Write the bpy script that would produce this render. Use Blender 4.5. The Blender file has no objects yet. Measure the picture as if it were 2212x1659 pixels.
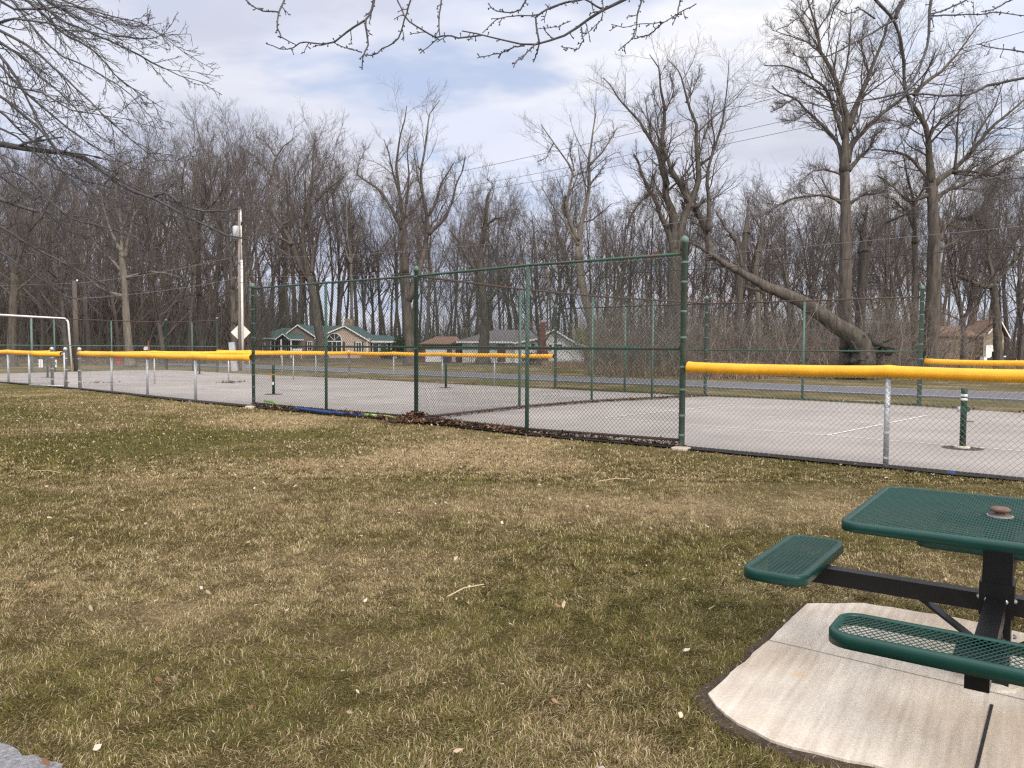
import bpy, math, random
import numpy as np
from mathutils import Matrix, Euler
R = math.radians
rng = np.random.default_rng(7); random.seed(7)
sc = bpy.context.scene; COL = sc.collection

# ---------------------------------------------------------------- camera, sky, sun, exposure
FPX, CX, CY, PITCH, ROLL, EYE = 1690., 1106., 829.5, .0458, .0065, 1.52   # photo measured on a 2212 px wide copy
cam = bpy.data.cameras.new("camera"); cam.sensor_width = 36; cam.lens = 36*FPX/2212
cam.clip_start = .05; cam.clip_end = 3000
co = bpy.data.objects.new("camera", cam); COL.objects.link(co)
co.matrix_world = Matrix.Translation((0, 0, EYE)) @ Matrix.Rotation(math.pi/2-PITCH, 4, 'X') @ Matrix.Rotation(ROLL, 4, 'Z')
sc.camera = co

SUN_EL, SUN_AZ = R(33), R(148)         # azimuth clockwise from +Y (the view direction)
w = bpy.data.worlds.new("World"); sc.world = w; w.use_nodes = True
nt = w.node_tree; nt.nodes.clear(); N = nt.nodes.new; L = nt.links.new
out = N('ShaderNodeOutputWorld'); bg = N('ShaderNodeBackground'); bg.inputs['Strength'].default_value = .1
sky = N('ShaderNodeTexSky'); sky.sky_type = 'NISHITA'; sky.sun_disc = False
sky.sun_elevation = SUN_EL; sky.sun_rotation = SUN_AZ; sky.altitude = 100; sky.air_density = 1; sky.dust_density = 1.5
tc = N('ShaderNodeTexCoord'); sep = N('ShaderNodeSeparateXYZ'); L(tc.outputs['Generated'], sep.inputs[0])
def mth(op, a, b=None, c=None):
    n = N('ShaderNodeMath'); n.operation = op
    for i, v in enumerate((a, b, c)):
        if v is None: continue
        if hasattr(v, 'is_output'): L(v, n.inputs[i])
        else: n.inputs[i].default_value = v
    return n.outputs[0]
zz = mth('ADD', mth('MAXIMUM', sep.outputs[2], 0.0), .22)
px, py = mth('DIVIDE', sep.outputs[0], zz), mth('DIVIDE', sep.outputs[1], zz)
cmb = N('ShaderNodeCombineXYZ'); L(px, cmb.inputs[0]); L(py, cmb.inputs[1])
def wnoise(scale, detail, off, stretch=(1, 1, 1), rot=0, rough=.55):
    m = N('ShaderNodeMapping'); m.inputs['Location'].default_value = off; m.inputs['Scale'].default_value = stretch
    m.inputs['Rotation'].default_value = (0, 0, rot)
    L(cmb.outputs[0], m.inputs[0]); n = N('ShaderNodeTexNoise'); n.inputs['Scale'].default_value = scale
    n.inputs['Detail'].default_value = detail; n.inputs['Roughness'].default_value = rough
    n.inputs['Distortion'].default_value = .25
    L(m.outputs[0], n.inputs['Vector']); return n.outputs['Fac']
def wramp(src, pts, ease='EASE'):
    r = N('ShaderNodeValToRGB'); r.color_ramp.interpolation = ease
    e = r.color_ramp.elements
    e[0].position, e[0].color = pts[0][0], (*pts[0][1], 1)
    e[1].position, e[1].color = pts[1][0], (*pts[1][1], 1)
    for p, c in pts[2:]:
        k = e.new(p); k.color = (*c, 1)
    L(src, r.inputs[0]); return r.outputs[0]
def wmix(f, a, b, mode='MIX'):
    m = N('ShaderNodeMix'); m.data_type = 'RGBA'; m.blend_type = mode
    for i, v in ((0, f), (6, a), (7, b)):
        if hasattr(v, 'is_output'): L(v, m.inputs[i])
        else: m.inputs[i].default_value = v if i == 0 else (*v, 1)
    return m.outputs[2]
clouds = wramp(wnoise(1.15, 7, (3.1, 1.7, 0), (1.0, 1.5, 1), .35), [(.32, (.55, .59, .71)), (.68, (.93, .935, .955)), (.43, (.62, .66, .78)), (.55, (.76, .79, .885))])
warm = wramp(wnoise(.8, 3, (9, 4, 2)), [(.40, (.96, .99, 1.05)), (.62, (1.04, 1.0, .965))])
clouds = wmix(1.0, clouds, warm, 'MULTIPLY')
gap = wramp(wnoise(1.3, 5, (5.4, 8.6, 0), (1.0, 1.8, 1), .5), [(.53, (0, 0, 0)), (.68, (.75, .75, .75))])
blue = wmix(1.0, sky.outputs[0], (.085, .085, .085), 'MULTIPLY')
blue = wmix(.62, blue, (.56, .68, .95))
colr = wmix(gap, clouds, blue)
glow = wramp(sep.outputs[2], [(0.0, (1.10, 1.08, 1.05)), (.34, (1, 1, 1))])
colr = wmix(1.0, colr, glow, 'MULTIPLY')
side = wramp(mth('ADD', mth('MULTIPLY', sep.outputs[0], .5), .5), [(.34, (.92, .94, .98)), (.74, (1.03, 1.025, 1.01))])
colr = wmix(1.0, colr, side, 'MULTIPLY')
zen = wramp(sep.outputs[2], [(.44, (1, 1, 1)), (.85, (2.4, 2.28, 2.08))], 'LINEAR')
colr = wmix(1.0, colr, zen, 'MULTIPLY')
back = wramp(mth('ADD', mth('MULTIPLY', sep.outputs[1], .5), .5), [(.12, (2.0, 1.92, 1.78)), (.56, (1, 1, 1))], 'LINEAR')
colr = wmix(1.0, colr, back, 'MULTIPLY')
colr = wmix(1.0, colr, (10, 10, 10), 'MULTIPLY')
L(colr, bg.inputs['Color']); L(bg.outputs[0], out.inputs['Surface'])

sl = bpy.data.lights.new("sun", 'SUN'); sl.energy = 2.1; sl.angle = R(24); sl.color = (1, .90, .77)
so = bpy.data.objects.new("sun", sl); COL.objects.link(so)
so.rotation_euler = Euler((R(90)-SUN_EL, 0, math.pi-SUN_AZ+0), 'XYZ')
_d = np.array([math.sin(SUN_AZ)*math.cos(SUN_EL), math.cos(SUN_AZ)*math.cos(SUN_EL), math.sin(SUN_EL)])
from mathutils import Vector
so.rotation_euler = Vector(_d).to_track_quat('Z', 'Y').to_euler()
sc.view_settings.view_transform = 'Standard'; sc.view_settings.look = 'None'
sc.view_settings.exposure = .15; sc.view_settings.gamma = 1
sc.cycles.use_denoising = False
sc.cycles.max_bounces = 5; sc.cycles.diffuse_bounces = 2; sc.cycles.glossy_bounces = 2; sc.cycles.transmission_bounces = 2
sc.cycles.pixel_filter_type = 'BLACKMAN_HARRIS'; sc.cycles.filter_width = 1.3

# ---------------------------------------------------------------- measuring: photo point -> place on the ground / at a distance
def ray(x, y):
    dx, dy = x-CX, y-CY; c, s = math.cos(ROLL), math.sin(ROLL)
    X = dx*c+dy*s; up = -(-dx*s+dy*c)/FPX; cp, sp = math.cos(PITCH), math.sin(PITCH)
    return np.array([X/FPX, cp+up*sp, -sp+up*cp])
def G(x, y, z=0.):
    r = ray(x, y); return (r*((z-EYE)/r[2]))[:2]
def AT(x, y, d):
    r = ray(x, y); return r*(d/r[1])+np.array([0, 0, EYE])

# ---------------------------------------------------------------- materials
def mat(name, col, rough=.8, var=0., scale=5., bump=0., bscale=None, metal=0., spec=.3, col2=None, detail=6, stretch=None, attr=None):
    m = bpy.data.materials.new(name); m.use_nodes = True; t = m.node_tree; b = t.nodes['Principled BSDF']
    b.inputs['Roughness'].default_value = rough; b.inputs['Metallic'].default_value = metal
    b.inputs['Specular IOR Level'].default_value = spec
    b.inputs['Base Color'].default_value = (*col, 1)
    t_ = t.nodes.new('ShaderNodeTexCoord'); vec = t_.outputs['Object']
    if stretch:
        mp = t.nodes.new('ShaderNodeMapping'); mp.inputs['Scale'].default_value = stretch
        t.links.new(vec, mp.inputs[0]); vec = mp.outputs[0]
    c_out = None
    if attr:
        a = t.nodes.new('ShaderNodeAttribute'); a.attribute_name = attr; c_out = a.outputs['Color']
    if var or col2:
        n = t.nodes.new('ShaderNodeTexNoise'); n.inputs['Scale'].default_value = scale; n.inputs['Detail'].default_value = detail
        n.inputs['Roughness'].default_value = .65
        t.links.new(vec, n.inputs['Vector'])
        r = t.nodes.new('ShaderNodeValToRGB'); e = r.color_ramp.elements
        e[0].position, e[1].position = .33, .67
        if attr:
            e[0].color = (1-var,)*3+(1,); e[1].color = (1+var,)*3+(1,)
        else:
            e[0].color = tuple(c*(1-var) for c in col)+(1,)
            e[1].color = (tuple(col2) if col2 else tuple(min(1, c*(1+var)) for c in col))+(1,)
        t.links.new(n.outputs['Fac'], r.inputs[0])
        if attr:
            mx = t.nodes.new('ShaderNodeMix'); mx.data_type = 'RGBA'; mx.blend_type = 'MULTIPLY'; mx.inputs[0].default_value = 1
            t.links.new(c_out, mx.inputs[6]); t.links.new(r.outputs[0], mx.inputs[7]); c_out = mx.outputs[2]
        else: c_out = r.outputs[0]
    if c_out is not None: t.links.new(c_out, b.inputs['Base Color'])
    if bump:
        n2 = t.nodes.new('ShaderNodeTexNoise'); n2.inputs['Scale'].default_value = bscale or scale*3; n2.inputs['Detail'].default_value = 5
        t.links.new(vec, n2.inputs['Vector'])
        bp = t.nodes.new('ShaderNodeBump'); bp.inputs['Strength'].default_value = bump; bp.inputs['Distance'].default_value = .02
        t.links.new(n2.outputs['Fac'], bp.inputs['Height']); t.links.new(bp.outputs[0], b.inputs['Normal'])
    return m
def brick(name, c1, c2, cm, scale=1., w=.2, h=.07):
    m = bpy.data.materials.new(name); m.use_nodes = True; t = m.node_tree; b = t.nodes['Principled BSDF']
    b.inputs['Roughness'].default_value = .9
    tcn = t.nodes.new('ShaderNodeTexCoord'); mp = t.nodes.new('ShaderNodeMapping'); mp.inputs['Rotation'].default_value = (R(90), 0, 0)
    br = t.nodes.new('ShaderNodeTexBrick'); br.inputs['Color1'].default_value = (*c1, 1); br.inputs['Color2'].default_value = (*c2, 1)
    br.inputs['Mortar'].default_value = (*cm, 1); br.inputs['Scale'].default_value = scale
    br.inputs['Brick Width'].default_value = w; br.inputs['Row Height'].default_value = h; br.inputs['Mortar Size'].default_value = .008
    t.links.new(tcn.outputs['Object'], mp.inputs[0]); t.links.new(mp.outputs[0], br.inputs[0]); t.links.new(br.outputs[0], b.inputs['Base Color'])
    return m
def weathered(name, base, rust, thr=.6, scale=3., rough=.5):
    m = mat(name, base, rough, .18, 9, .15, 60, spec=.4)
    t = m.node_tree; b = t.nodes['Principled BSDF']; src = b.inputs['Base Color'].links[0].from_socket
    tcn = t.nodes.new('ShaderNodeTexCoord'); n = t.nodes.new('ShaderNodeTexNoise'); n.inputs['Scale'].default_value = scale; n.inputs['Detail'].default_value = 8
    t.links.new(tcn.outputs['Object'], n.inputs['Vector'])
    r = t.nodes.new('ShaderNodeValToRGB'); r.color_ramp.elements[0].position = thr-.04; r.color_ramp.elements[1].position = thr+.05
    t.links.new(n.outputs['Fac'], r.inputs[0])
    mx = t.nodes.new('ShaderNodeMix'); mx.data_type = 'RGBA'; t.links.new(r.outputs[0], mx.inputs[0]); t.links.new(src, mx.inputs[6])
    mx.inputs[7].default_value = (*rust, 1); t.links.new(mx.outputs[2], b.inputs['Base Color'])
    return m
M = {}
M['bark'] = mat('bark', (.088, .075, .062), .95, .5, 7, 1., 22, stretch=(1, 1, .16))
M['bark_dark'] = mat('bark_dark', (.055, .047, .041), .95, .5, 7, 1., 22, stretch=(1, 1, .16))
M['bark_pale'] = mat('bark_pale', (.15, .13, .105), .95, .45, 6, 1., 20, stretch=(1, 1, .16))
M['twig'] = mat('twig_bark', (.10, .085, .077), .95, .3, 1.)
M['wood_tree'] = mat('wood_tree_bark', (.094, .077, .066), .95, .35, .5)
M['twig_near'] = mat('twig_near', (.085, .08, .082), .85, .35, 12, .4, 60)
M['green'] = weathered('green_paint', (.07, .13, .10), (.11, .15, .125), .60, 5.)
M['green_dk'] = weathered('dark_green_paint', (.022, .075, .05), (.08, .05, .035), .55, 4.)
M['green_grey'] = weathered('faded_green_steel', (.11, .17, .148), (.16, .11, .075), .66, 3.)
M['rust'] = weathered('rusty_pipe', (.07, .045, .036), (.11, .12, .09), .66, 6., .8)
M['wire_green'] = mat('green_wire', (.03, .045, .035), .6, .2, 3)
M['wire_grey'] = mat('galvanised_wire', (.33, .33, .33), .5, .2, 3, metal=.2)
M['wire_dull'] = mat('dull_wire', (.20, .20, .19), .6, .2, 3)
M['galv'] = mat('galvanised_steel', (.46, .47, .48), .45, .18, 14, .1, 60, metal=.35)
M['white_pipe'] = mat('white_pipe', (.66, .66, .64), .5, .1, 8)
M['yellow'] = mat('yellow_plastic', (.88, .42, .018), .45, .13, 5, .05, 40, spec=.45)
M['court'] = mat('court_surface', (.30, .272, .248), .95, .16, .45, .25, 90)
M['line'] = mat('court_line', (.62, .60, .56), .9, .2, 9)
M['road'] = mat('road_asphalt', (.13, .13, .142), .9, .16, 3, .3, 60)
M['roadline'] = mat('road_line', (.62, .61, .58), .8, .2, 4)
M['blackish'] = mat('blackish_matte', (.022, .02, .018), .95, .5, 9, .9, 30)  # slab joints, and the fence edging strip with its painted-in shade
M['net_green'] = mat('net_post_green', (.008, .042, .026), .35, .15, 8, spec=.5)
M['white'] = mat('white_paint', (.72, .72, .70), .55, .06, 4)
M['cream'] = mat('sign_back', (.86, .84, .76), .5, .05, 4)
M['black'] = mat('black_paint', (.012, .012, .014), .35, .2, 6, spec=.5)
M['table_green'] = mat('green_vinyl', (.004, .045, .034), .36, .12, 6, spec=.4)
M['steel_black'] = mat('black_powder_coat', (.007, .007, .0075), .34, .2, 6, .03, 80, spec=.35)
M['zinc'] = mat('zinc_bolt', (.5, .52, .52), .35, .1, 20, metal=.7)
M['brown_cap'] = mat('brown_cap', (.14, .09, .065), .7, .3, 30)
M['pole'] = mat('pole_wood', (.23, .20, .175), .9, .25, 2, .5, 20, stretch=(1, 1, .15))
M['pole_dk'] = mat('dark_pole_wood', (.11, .09, .075), .9, .25, 2, .5, 20, stretch=(1, 1, .15))
M['conduit'] = mat('white_conduit', (.62, .59, .55), .6, .15, 3)
M['cable'] = mat('cable', (.06, .06, .075), .7)
M['cable_pale'] = mat('pale_cable', (.17, .16, .17), .7)
M['siding'] = mat('tan_siding', (.46, .37, .30), .85, .08, 1.2, stretch=(.3, .3, 9))
M['siding_shaded'] = mat('shaded_tan_siding', (.20, .165, .15), .85, .1, 1.2, stretch=(.3, .3, 9))  # house siding with the left wing's shade put into the colour
M['roof_green'] = mat('green_metal_roof', (.06, .105, .10), .55, .12, 1.5, stretch=(6, .3, .3))
M['roof_grey'] = mat('grey_shingle', (.13, .12, .12), .9, .2, 3)
M['roof_brown'] = mat('brown_shingle', (.20, .125, .09), .9, .2, 3)
M['white_wall'] = mat('white_wall', (.78, .78, .76), .8, .06, 1.5, stretch=(.4, .4, 8))
M['glass'] = mat('dark_glass', (.025, .032, .038), .12, .3, 2, spec=.6)
M['brick'] = brick('red_brick', (.20, .065, .045), (.15, .05, .035), (.16, .12, .10), 1., .35, .12)
M['stone'] = brick('tan_stone', (.36, .29, .20), (.20, .16, .12), (.13, .11, .09), 1., .55, .28)
M['woodbrown'] = mat('brown_wood', (.22, .12, .06), .8, .3, 3)
M['shutter'] = mat('dark_shutter', (.06, .05, .05), .7)
M['evergreen'] = mat('evergreen', (.03, .05, .022), .9, .4, 4)
M['ivy'] = mat('pale_moss', (.22, .24, .06), .9, .3, 4)
M['red'] = mat('hydrant_red', (.5, .03, .035), .5, .15, 6)
M['blue_foam'] = mat('blue_foam', (.015, .055, .20), .75, .25, 9)
M['lime_foam'] = mat('lime_foam', (.27, .42, .12), .75, .25, 9)
M['grey_plastic'] = mat('grey_plastic', (.42, .43, .44), .6, .15, 5)
M['debris'] = mat('debris', (.05, .035, .025), .9, .4, 9)
M['vcol'] = mat('vegetation_colour', (.2, .2, .2), .9, .12, 3, attr='tint', spec=.12)
M['ground'] = mat('lawn_ground', (.2, .2, .2), 1., .30, 11, .6, 45, attr='tint', spec=.05, detail=10)
M['orange'] = mat('orange_strap', (.55, .20, .03), .6)

# concrete with diagonal broom streaks, mottling and two rust spots
def concrete():
    m = mat('concrete', (.53, .48, .41), .92, .10, 70, .2, 160); t = m.node_tree; b = t.nodes['Principled BSDF']
    src = b.inputs['Base Color'].links[0].from_socket
    tcn = t.nodes.new('ShaderNodeTexCoord')
    mp = t.nodes.new('ShaderNodeMapping'); mp0 = t.nodes.new('ShaderNodeMapping'); mp0.inputs['Rotation'].default_value = (0, 0, R(-57)); mp.inputs['Scale'].default_value = (1.3, 20, 1)
    t.links.new(tcn.outputs['Object'], mp0.inputs[0]); t.links.new(mp0.outputs[0], mp.inputs[0])
    n = t.nodes.new('ShaderNodeTexNoise'); n.inputs['Scale'].default_value = 1.6; n.inputs['Detail'].default_value = 5; t.links.new(mp.outputs[0], n.inputs['Vector'])
    r = t.nodes.new('ShaderNodeValToRGB'); e = r.color_ramp.elements; e[0].position, e[1].position = .34, .66
    e[0].color = (.88, .86, .83, 1); e[1].color = (1.10, 1.10, 1.10, 1); t.links.new(n.outputs['Fac'], r.inputs[0])
    n3 = t.nodes.new('ShaderNodeTexNoise'); n3.inputs['Scale'].default_value = 1.3; n3.inputs['Detail'].default_value = 4; t.links.new(tcn.outputs['Object'], n3.inputs['Vector'])
    r3 = t.nodes.new('ShaderNodeValToRGB'); e = r3.color_ramp.elements; e[0].position, e[1].position = .42, .58
    e[0].color = (.86, .81, .76, 1); e[1].color = (1.07, 1.07, 1.07, 1); t.links.new(n3.outputs['Fac'], r3.inputs[0])
    def mul(a, c):
        x = t.nodes.new('ShaderNodeMix'); x.data_type = 'RGBA'; x.blend_type = 'MULTIPLY'; x.inputs[0].default_value = 1
        t.links.new(a, x.inputs[6]); t.links.new(c, x.inputs[7]); return x.outputs[2]
    c = mul(mul(src, r.outputs[0]), r3.outputs[0])
    for (sx, sy, rad) in ((1726, 1449, .055), (1823, 1460, .04)):
        p = G(sx, sy, .03)
        v = t.nodes.new('ShaderNodeVectorMath'); v.operation = 'DISTANCE'; v.inputs[1].default_value = (p[0], p[1], .05)
        t.links.new(tcn.outputs['Object'], v.inputs[0])
        mr = t.nodes.new('ShaderNodeMapRange'); mr.inputs['From Min'].default_value = 0; mr.inputs['From Max'].default_value = rad
        mr.inputs['To Min'].default_value = 1.2; mr.inputs['To Max'].default_value = 0; t.links.new(v.outputs['Value'], mr.inputs['Value'])
        x = t.nodes.new('ShaderNodeMix'); x.data_type = 'RGBA'; t.links.new(mr.outputs[0], x.inputs[0]); t.links.new(c, x.inputs[6]); x.inputs[7].default_value = (.60, .31, .09, 1)
        c = x.outputs[2]
    t.links.new(c, b.inputs['Base Color']); return m
M['concrete'] = concrete()

# value noise
_T = rng.random((256, 256))
def vnoise(x, y):
    xi, yi = np.floor(x).astype(int), np.floor(y).astype(int); fx, fy = x-xi, y-yi
    fx = fx*fx*(3-2*fx); fy = fy*fy*(3-2*fy); g = lambda a, b: _T[a & 255, b & 255]
    return (g(xi, yi)*(1-fx)+g(xi+1, yi)*fx)*(1-fy)+(g(xi, yi+1)*(1-fx)+g(xi+1, yi+1)*fx)*fy
def fbm(x, y, s, o=4):
    t, a, n = 0, 1, 0
    for i in range(o): t = t+a*vnoise(x/s+17.3*i, y/s+5.1*i); n += a; a *= .55; s /= 2.1
    return t/n

# ---------------------------------------------------------------- mesh collector
class MB:
    def __init__(s): s.V = []; s.F = []; s.n = 0; s.C = []
    def add(s, v, f, tint=None):
        v = np.asarray(v, float).reshape(-1, 3); s.V.append(v)
        for q in f: s.F.append(np.asarray(q, np.int64).reshape(-1, np.asarray(q).shape[-1])+s.n)
        s.n += len(v)
        if tint is not None: s.C.append(np.broadcast_to(tint, (len(v), 3)))
        return s
    def box(s, c, size, rot=0., tilt=None):
        x, y, z = np.array(size)/2
        v = np.array([[-x, -y, -z], [x, -y, -z], [x, y, -z], [-x, y, -z], [-x, -y, z], [x, -y, z], [x, y, z], [-x, y, z]])
        if tilt is not None: v = v @ np.array(Euler(tilt).to_matrix()).T
        cr, sr = math.cos(rot), math.sin(rot); v = v @ np.array([[cr, sr, 0], [-sr, cr, 0], [0, 0, 1]])
        return s.add(v+np.array(c), [np.array([[0, 3, 2, 1], [4, 5, 6, 7], [0, 1, 5, 4], [1, 2, 6, 5], [2, 3, 7, 6], [3, 0, 4, 7]])])
    def tubes(s, P, Rr, sides=6, cap=True):
        """P (n,k,3), Rr (n,k): n tapered tubes at once"""
        P = np.asarray(P, float); Rr = np.asarray(Rr, float)
        if P.ndim == 2: P = P[None]; Rr = np.broadcast_to(Rr, P.shape[:2]) if Rr.ndim < 2 else Rr
        Rr = np.broadcast_to(Rr, P.shape[:2])
        n, k, _ = P.shape
        if n == 0: return s
        T = np.gradient(P, axis=1); T /= np.linalg.norm(T, axis=2, keepdims=True)+1e-12
        av = P[:, -1]-P[:, 0]; av = av/(np.linalg.norm(av, axis=1, keepdims=True)+1e-12)
        ref = np.where(np.abs(av[:, 2:3]) > .8, np.array([[1., 0, 0]]), np.array([[0, 0, 1.]]))[:, None, :]
        A = np.cross(T, ref); A /= np.linalg.norm(A, axis=2, keepdims=True)+1e-12; B = np.cross(T, A)
        th = np.arange(sides)*2*np.pi/sides
        V = P[:, :, None]+Rr[:, :, None, None]*(A[:, :, None]*np.cos(th)[None, None, :, None]+B[:, :, None]*np.sin(th)[None, None, :, None])
        i = np.arange(n)[:, None, None]*k*sides; j = np.arange(k-1)[None, :, None]*sides; a = np.arange(sides)[None, None, :]; b = (a+1) % sides
        q = np.stack([i+j+a, i+j+sides+a, i+j+sides+b, i+j+b], -1).reshape(-1, 4)
        fs = [q]
        if cap:
            base = (np.arange(n)*k*sides)[:, None]
            fs += [base+np.arange(sides)[None], base+(k-1)*sides+np.arange(sides)[None, ::-1]]
        return s.add(V.reshape(-1, 3), fs)
    def tube(s, pts, r, sides=10, cap=True):
        P = np.array(pts, float)[None]; Rr = np.broadcast_to(np.array(r, float), P.shape[:2])
        return s.tubes(P, Rr, sides, cap)
    def gnarl(s, P, r, sides=16, amp=.10, n=46, seed=0):
        P = np.array(P, float); sl_ = np.concatenate([[0], np.cumsum(np.linalg.norm(np.diff(P, axis=0), axis=1))]); t = np.linspace(0, sl_[-1], n)
        Q = np.stack([np.interp(t, sl_, P[:, c]) for c in range(3)], -1); rr = np.interp(t, sl_, r)
        T = np.gradient(Q, axis=0); T /= np.linalg.norm(T, axis=1, keepdims=True); A = np.cross(T, [1., 0, .02]); A /= np.linalg.norm(A, axis=1, keepdims=True); B = np.cross(T, A)
        th = np.arange(sides)*2*np.pi/sides; k = 2.2; nz = vnoise(np.cos(th)[None]*k+seed*3.1+9, np.sin(th)[None]*k+t[:, None]*.55+50)+.5*vnoise(np.cos(th)[None]*5+seed+9, np.sin(th)[None]*5+t[:, None]*1.9+50)-.75
        R2 = rr[:, None]*(1+amp*2*nz); V = Q[:, None]+R2[..., None]*(A[:, None]*np.cos(th)[None, :, None]+B[:, None]*np.sin(th)[None, :, None])
        j = np.arange(n-1)[:, None]*sides; a = np.arange(sides)[None]; b = (a+1) % sides
        return s.add(V.reshape(-1, 3), [np.stack([j+a, j+sides+a, j+sides+b, j+b], -1).reshape(-1, 4), np.arange(sides)[None], (n-1)*sides+np.arange(sides)[None, ::-1]])
    def lathe(s, c, prof, sides=14):
        prof = np.array(prof, float); th = np.arange(sides)*2*np.pi/sides
        V = np.stack([c[0]+prof[:, 0:1]*np.cos(th), c[1]+prof[:, 0:1]*np.sin(th), c[2]+np.repeat(prof[:, 1:2], sides, 1)], -1)
        k = len(prof); j = np.arange(k-1)[:, None]*sides; a = np.arange(sides)[None]; b = (a+1) % sides
        return s.add(V.reshape(-1, 3), [np.stack([j+a, j+b, j+sides+b, j+sides+a], -1).reshape(-1, 4), np.arange(sides)[None, ::-1], (k-1)*sides+np.arange(sides)[None]])
    def prism(s, poly, z0, z1):
        """poly (n,2) ccw -> solid"""
        p = np.array(poly, float); n = len(p)
        v = np.concatenate([np.c_[p, np.full(n, z0)], np.c_[p, np.full(n, z1)]]); a = np.arange(n); b = (a+1) % n
        return s.add(v, [np.stack([a, b, b+n, a+n], -1), a[None, ::-1], a[None]+n])
    def xz(s, poly, y0, y1):
        """outline in x,z pushed through y0..y1"""
        p = np.array(poly, float); n = len(p)
        v = np.concatenate([np.c_[p[:, 0], np.full(n, y0), p[:, 1]], np.c_[p[:, 0], np.full(n, y1), p[:, 1]]]); a = np.arange(n); b = (a+1) % n
        return s.add(v, [np.stack([a, b, b+n, a+n], -1), a[None, ::-1], a[None]+n])
    def face(s, pts): return s.add(pts, [np.arange(len(pts))[None]])
    def slab(s, pts, t=.06):
        p = np.array(pts, float); nrm = np.cross(p[1]-p[0], p[2]-p[0]); nrm /= np.linalg.norm(nrm)
        if nrm[2] < 0: nrm = -nrm
        n = len(p); v = np.concatenate([p, p-nrm*t]); a = np.arange(n); b = (a+1) % n
        return s.add(v, [np.stack([a, b, b+n, a+n], -1), a[None], a[None, ::-1]+n])
    def mesh(s, name, material, smooth=False):
        V = np.concatenate(s.V) if s.V else np.zeros((0, 3))
        me = bpy.data.meshes.new(name); me.vertices.add(len(V)); me.vertices.foreach_set('co', V.ravel())
        loops = np.concatenate([f.ravel() for f in s.F]); tot = np.concatenate([np.full(len(f), f.shape[1]) for f in s.F])
        st = np.concatenate([[0], np.cumsum(tot)[:-1]])
        me.loops.add(len(loops)); me.loops.foreach_set('vertex_index', loops.astype(np.int32))
        me.polygons.add(len(tot)); me.polygons.foreach_set('loop_start', st.astype(np.int32)); me.polygons.foreach_set('loop_total', tot.astype(np.int32))
        me.polygons.foreach_set('use_smooth', np.full(len(tot), bool(smooth)))
        me.materials.append(material)
        if s.C:
            a = me.attributes.new('tint', 'FLOAT_COLOR', 'POINT'); c = np.concatenate(s.C); a.data.foreach_set('color', np.c_[c, np.ones(len(c))].ravel())
        me.update(calc_edges=True); return me
    def build(s, name, material, parent=None, smooth=False, loc=None):
        if loc is not None: s.V = [v-np.array(loc) for v in s.V]
        o = bpy.data.objects.new(name, s.mesh(name, material, smooth)); COL.objects.link(o)
        if parent is not None: o.parent = parent
        elif loc is not None: o.location = loc
        return o
def tag(o, label, cat, group=None, kind=None):
    if label: o['label'] = label
    if cat: o['category'] = cat
    if group: o['group'] = group
    if kind: o['kind'] = kind
    return o
def struct(o, label=None): o['kind'] = 'structure'; (label and tag(o, label, None)); return o
def thing(name, label, cat, loc=(0, 0, 0), rot=0., group=None):
    o = bpy.data.objects.new(name, None); COL.objects.link(o); o.location = loc; o.rotation_euler = (0, 0, rot); o.empty_display_size = .3
    return tag(o, label, cat, group)

# ---------------------------------------------------------------- ground: lawn colour (the colour of the grass itself, straw or green)
STRAW = [(760, 1003, .9, .5), (900, 1000, .7, .4), (1150, 1012, .8, .4), (1400, 1120, .8, .2), (400, 1330, .5, .2), (850, 1235, .4, .25), (600, 1010, .9, .35), (800, 1005, .8, .3), (870, 985, .9, .3), (1010, 965, 1.2, .3), (1100, 1020, .9, .25), (1190, 1005, .8, .25), (850, 1095, .5, .16), (1490, 1030, .6, .2), (1290, 1080, .9, .4), (150, 925, 1.2, .4), (1750, 1250, .5, .3),
         (1980, 1240, .6, .3), (2050, 1215, .6, .2), (1800, 1100, .9, .35), (640, 900, 1.6, .5), (420, 880, 1.4, .4), (1200, 950, 2., .35), (330, 1270, .45, .15), (640, 1270, .5, .2), (90, 1580, .5, .2), (500, 1640, .4, .15), (120, 1260, .5, .15), (1050, 1560, .4, .1)]
GREEN = [(380, 935, 1.5, .35), (1450, 1330, .5, .3), (1500, 1390, .45, .25), (90, 1530, .35, .25), (1600, 1580, .5, .15), (1750, 1640, .5, .2), (1000, 1500, .5, .1), (680, 1500, .35, .1), (230, 960, 1.8, .25), (850, 1640, .4, .15), (1240, 1290, .6, .12)]
def dryness(x, y):
    d = .36+1.5*(fbm(x, y, 1.5)-.5)+.8*(fbm(x+40, y+9, .4, 3)-.5)
    for lst, sg in ((STRAW, .75), (GREEN, -.9)):
        for (px_, py_, r, a) in lst:
            c = G(px_, py_); rr = r*1.0; d = d+1.6*sg*a*np.exp(-(((x-c[0])/rr)**2+((y-c[1])/(rr*1.1))**2))*(1.2*fbm(x, y, .6, 3)+.4)
    return np.clip(d+.08*np.clip((y-30)/20, 0, 1), 0, 1)
cS, cG, cO = np.array([.33, .25, .145]), np.array([.085, .080, .025]), np.array([.15, .118, .055])
def lawn_col(x, y):
    d = dryness(x, y)[..., None]
    return np.where(d < .5, cG+(cO-cG)*d*2, cO+(cS-cO)*(d-.5)*2)
gx = np.sinh(np.linspace(-5.2, 5.2, 420))*8; gy = np.concatenate([[-400, -200, -90, -40, -18, -8, -3, 0], np.sinh(np.linspace(.12, 5.5, 420))*8])
X, Y = np.meshgrid(gx, gy); Z = .05*(fbm(X, Y, 9)-.5)+.015*(fbm(X, Y, .8, 2)-.5)
Z = Z*np.clip((Y-1)/3, 0, 1)-.025
Z = np.where(Y > 400, 0, Z)
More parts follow.
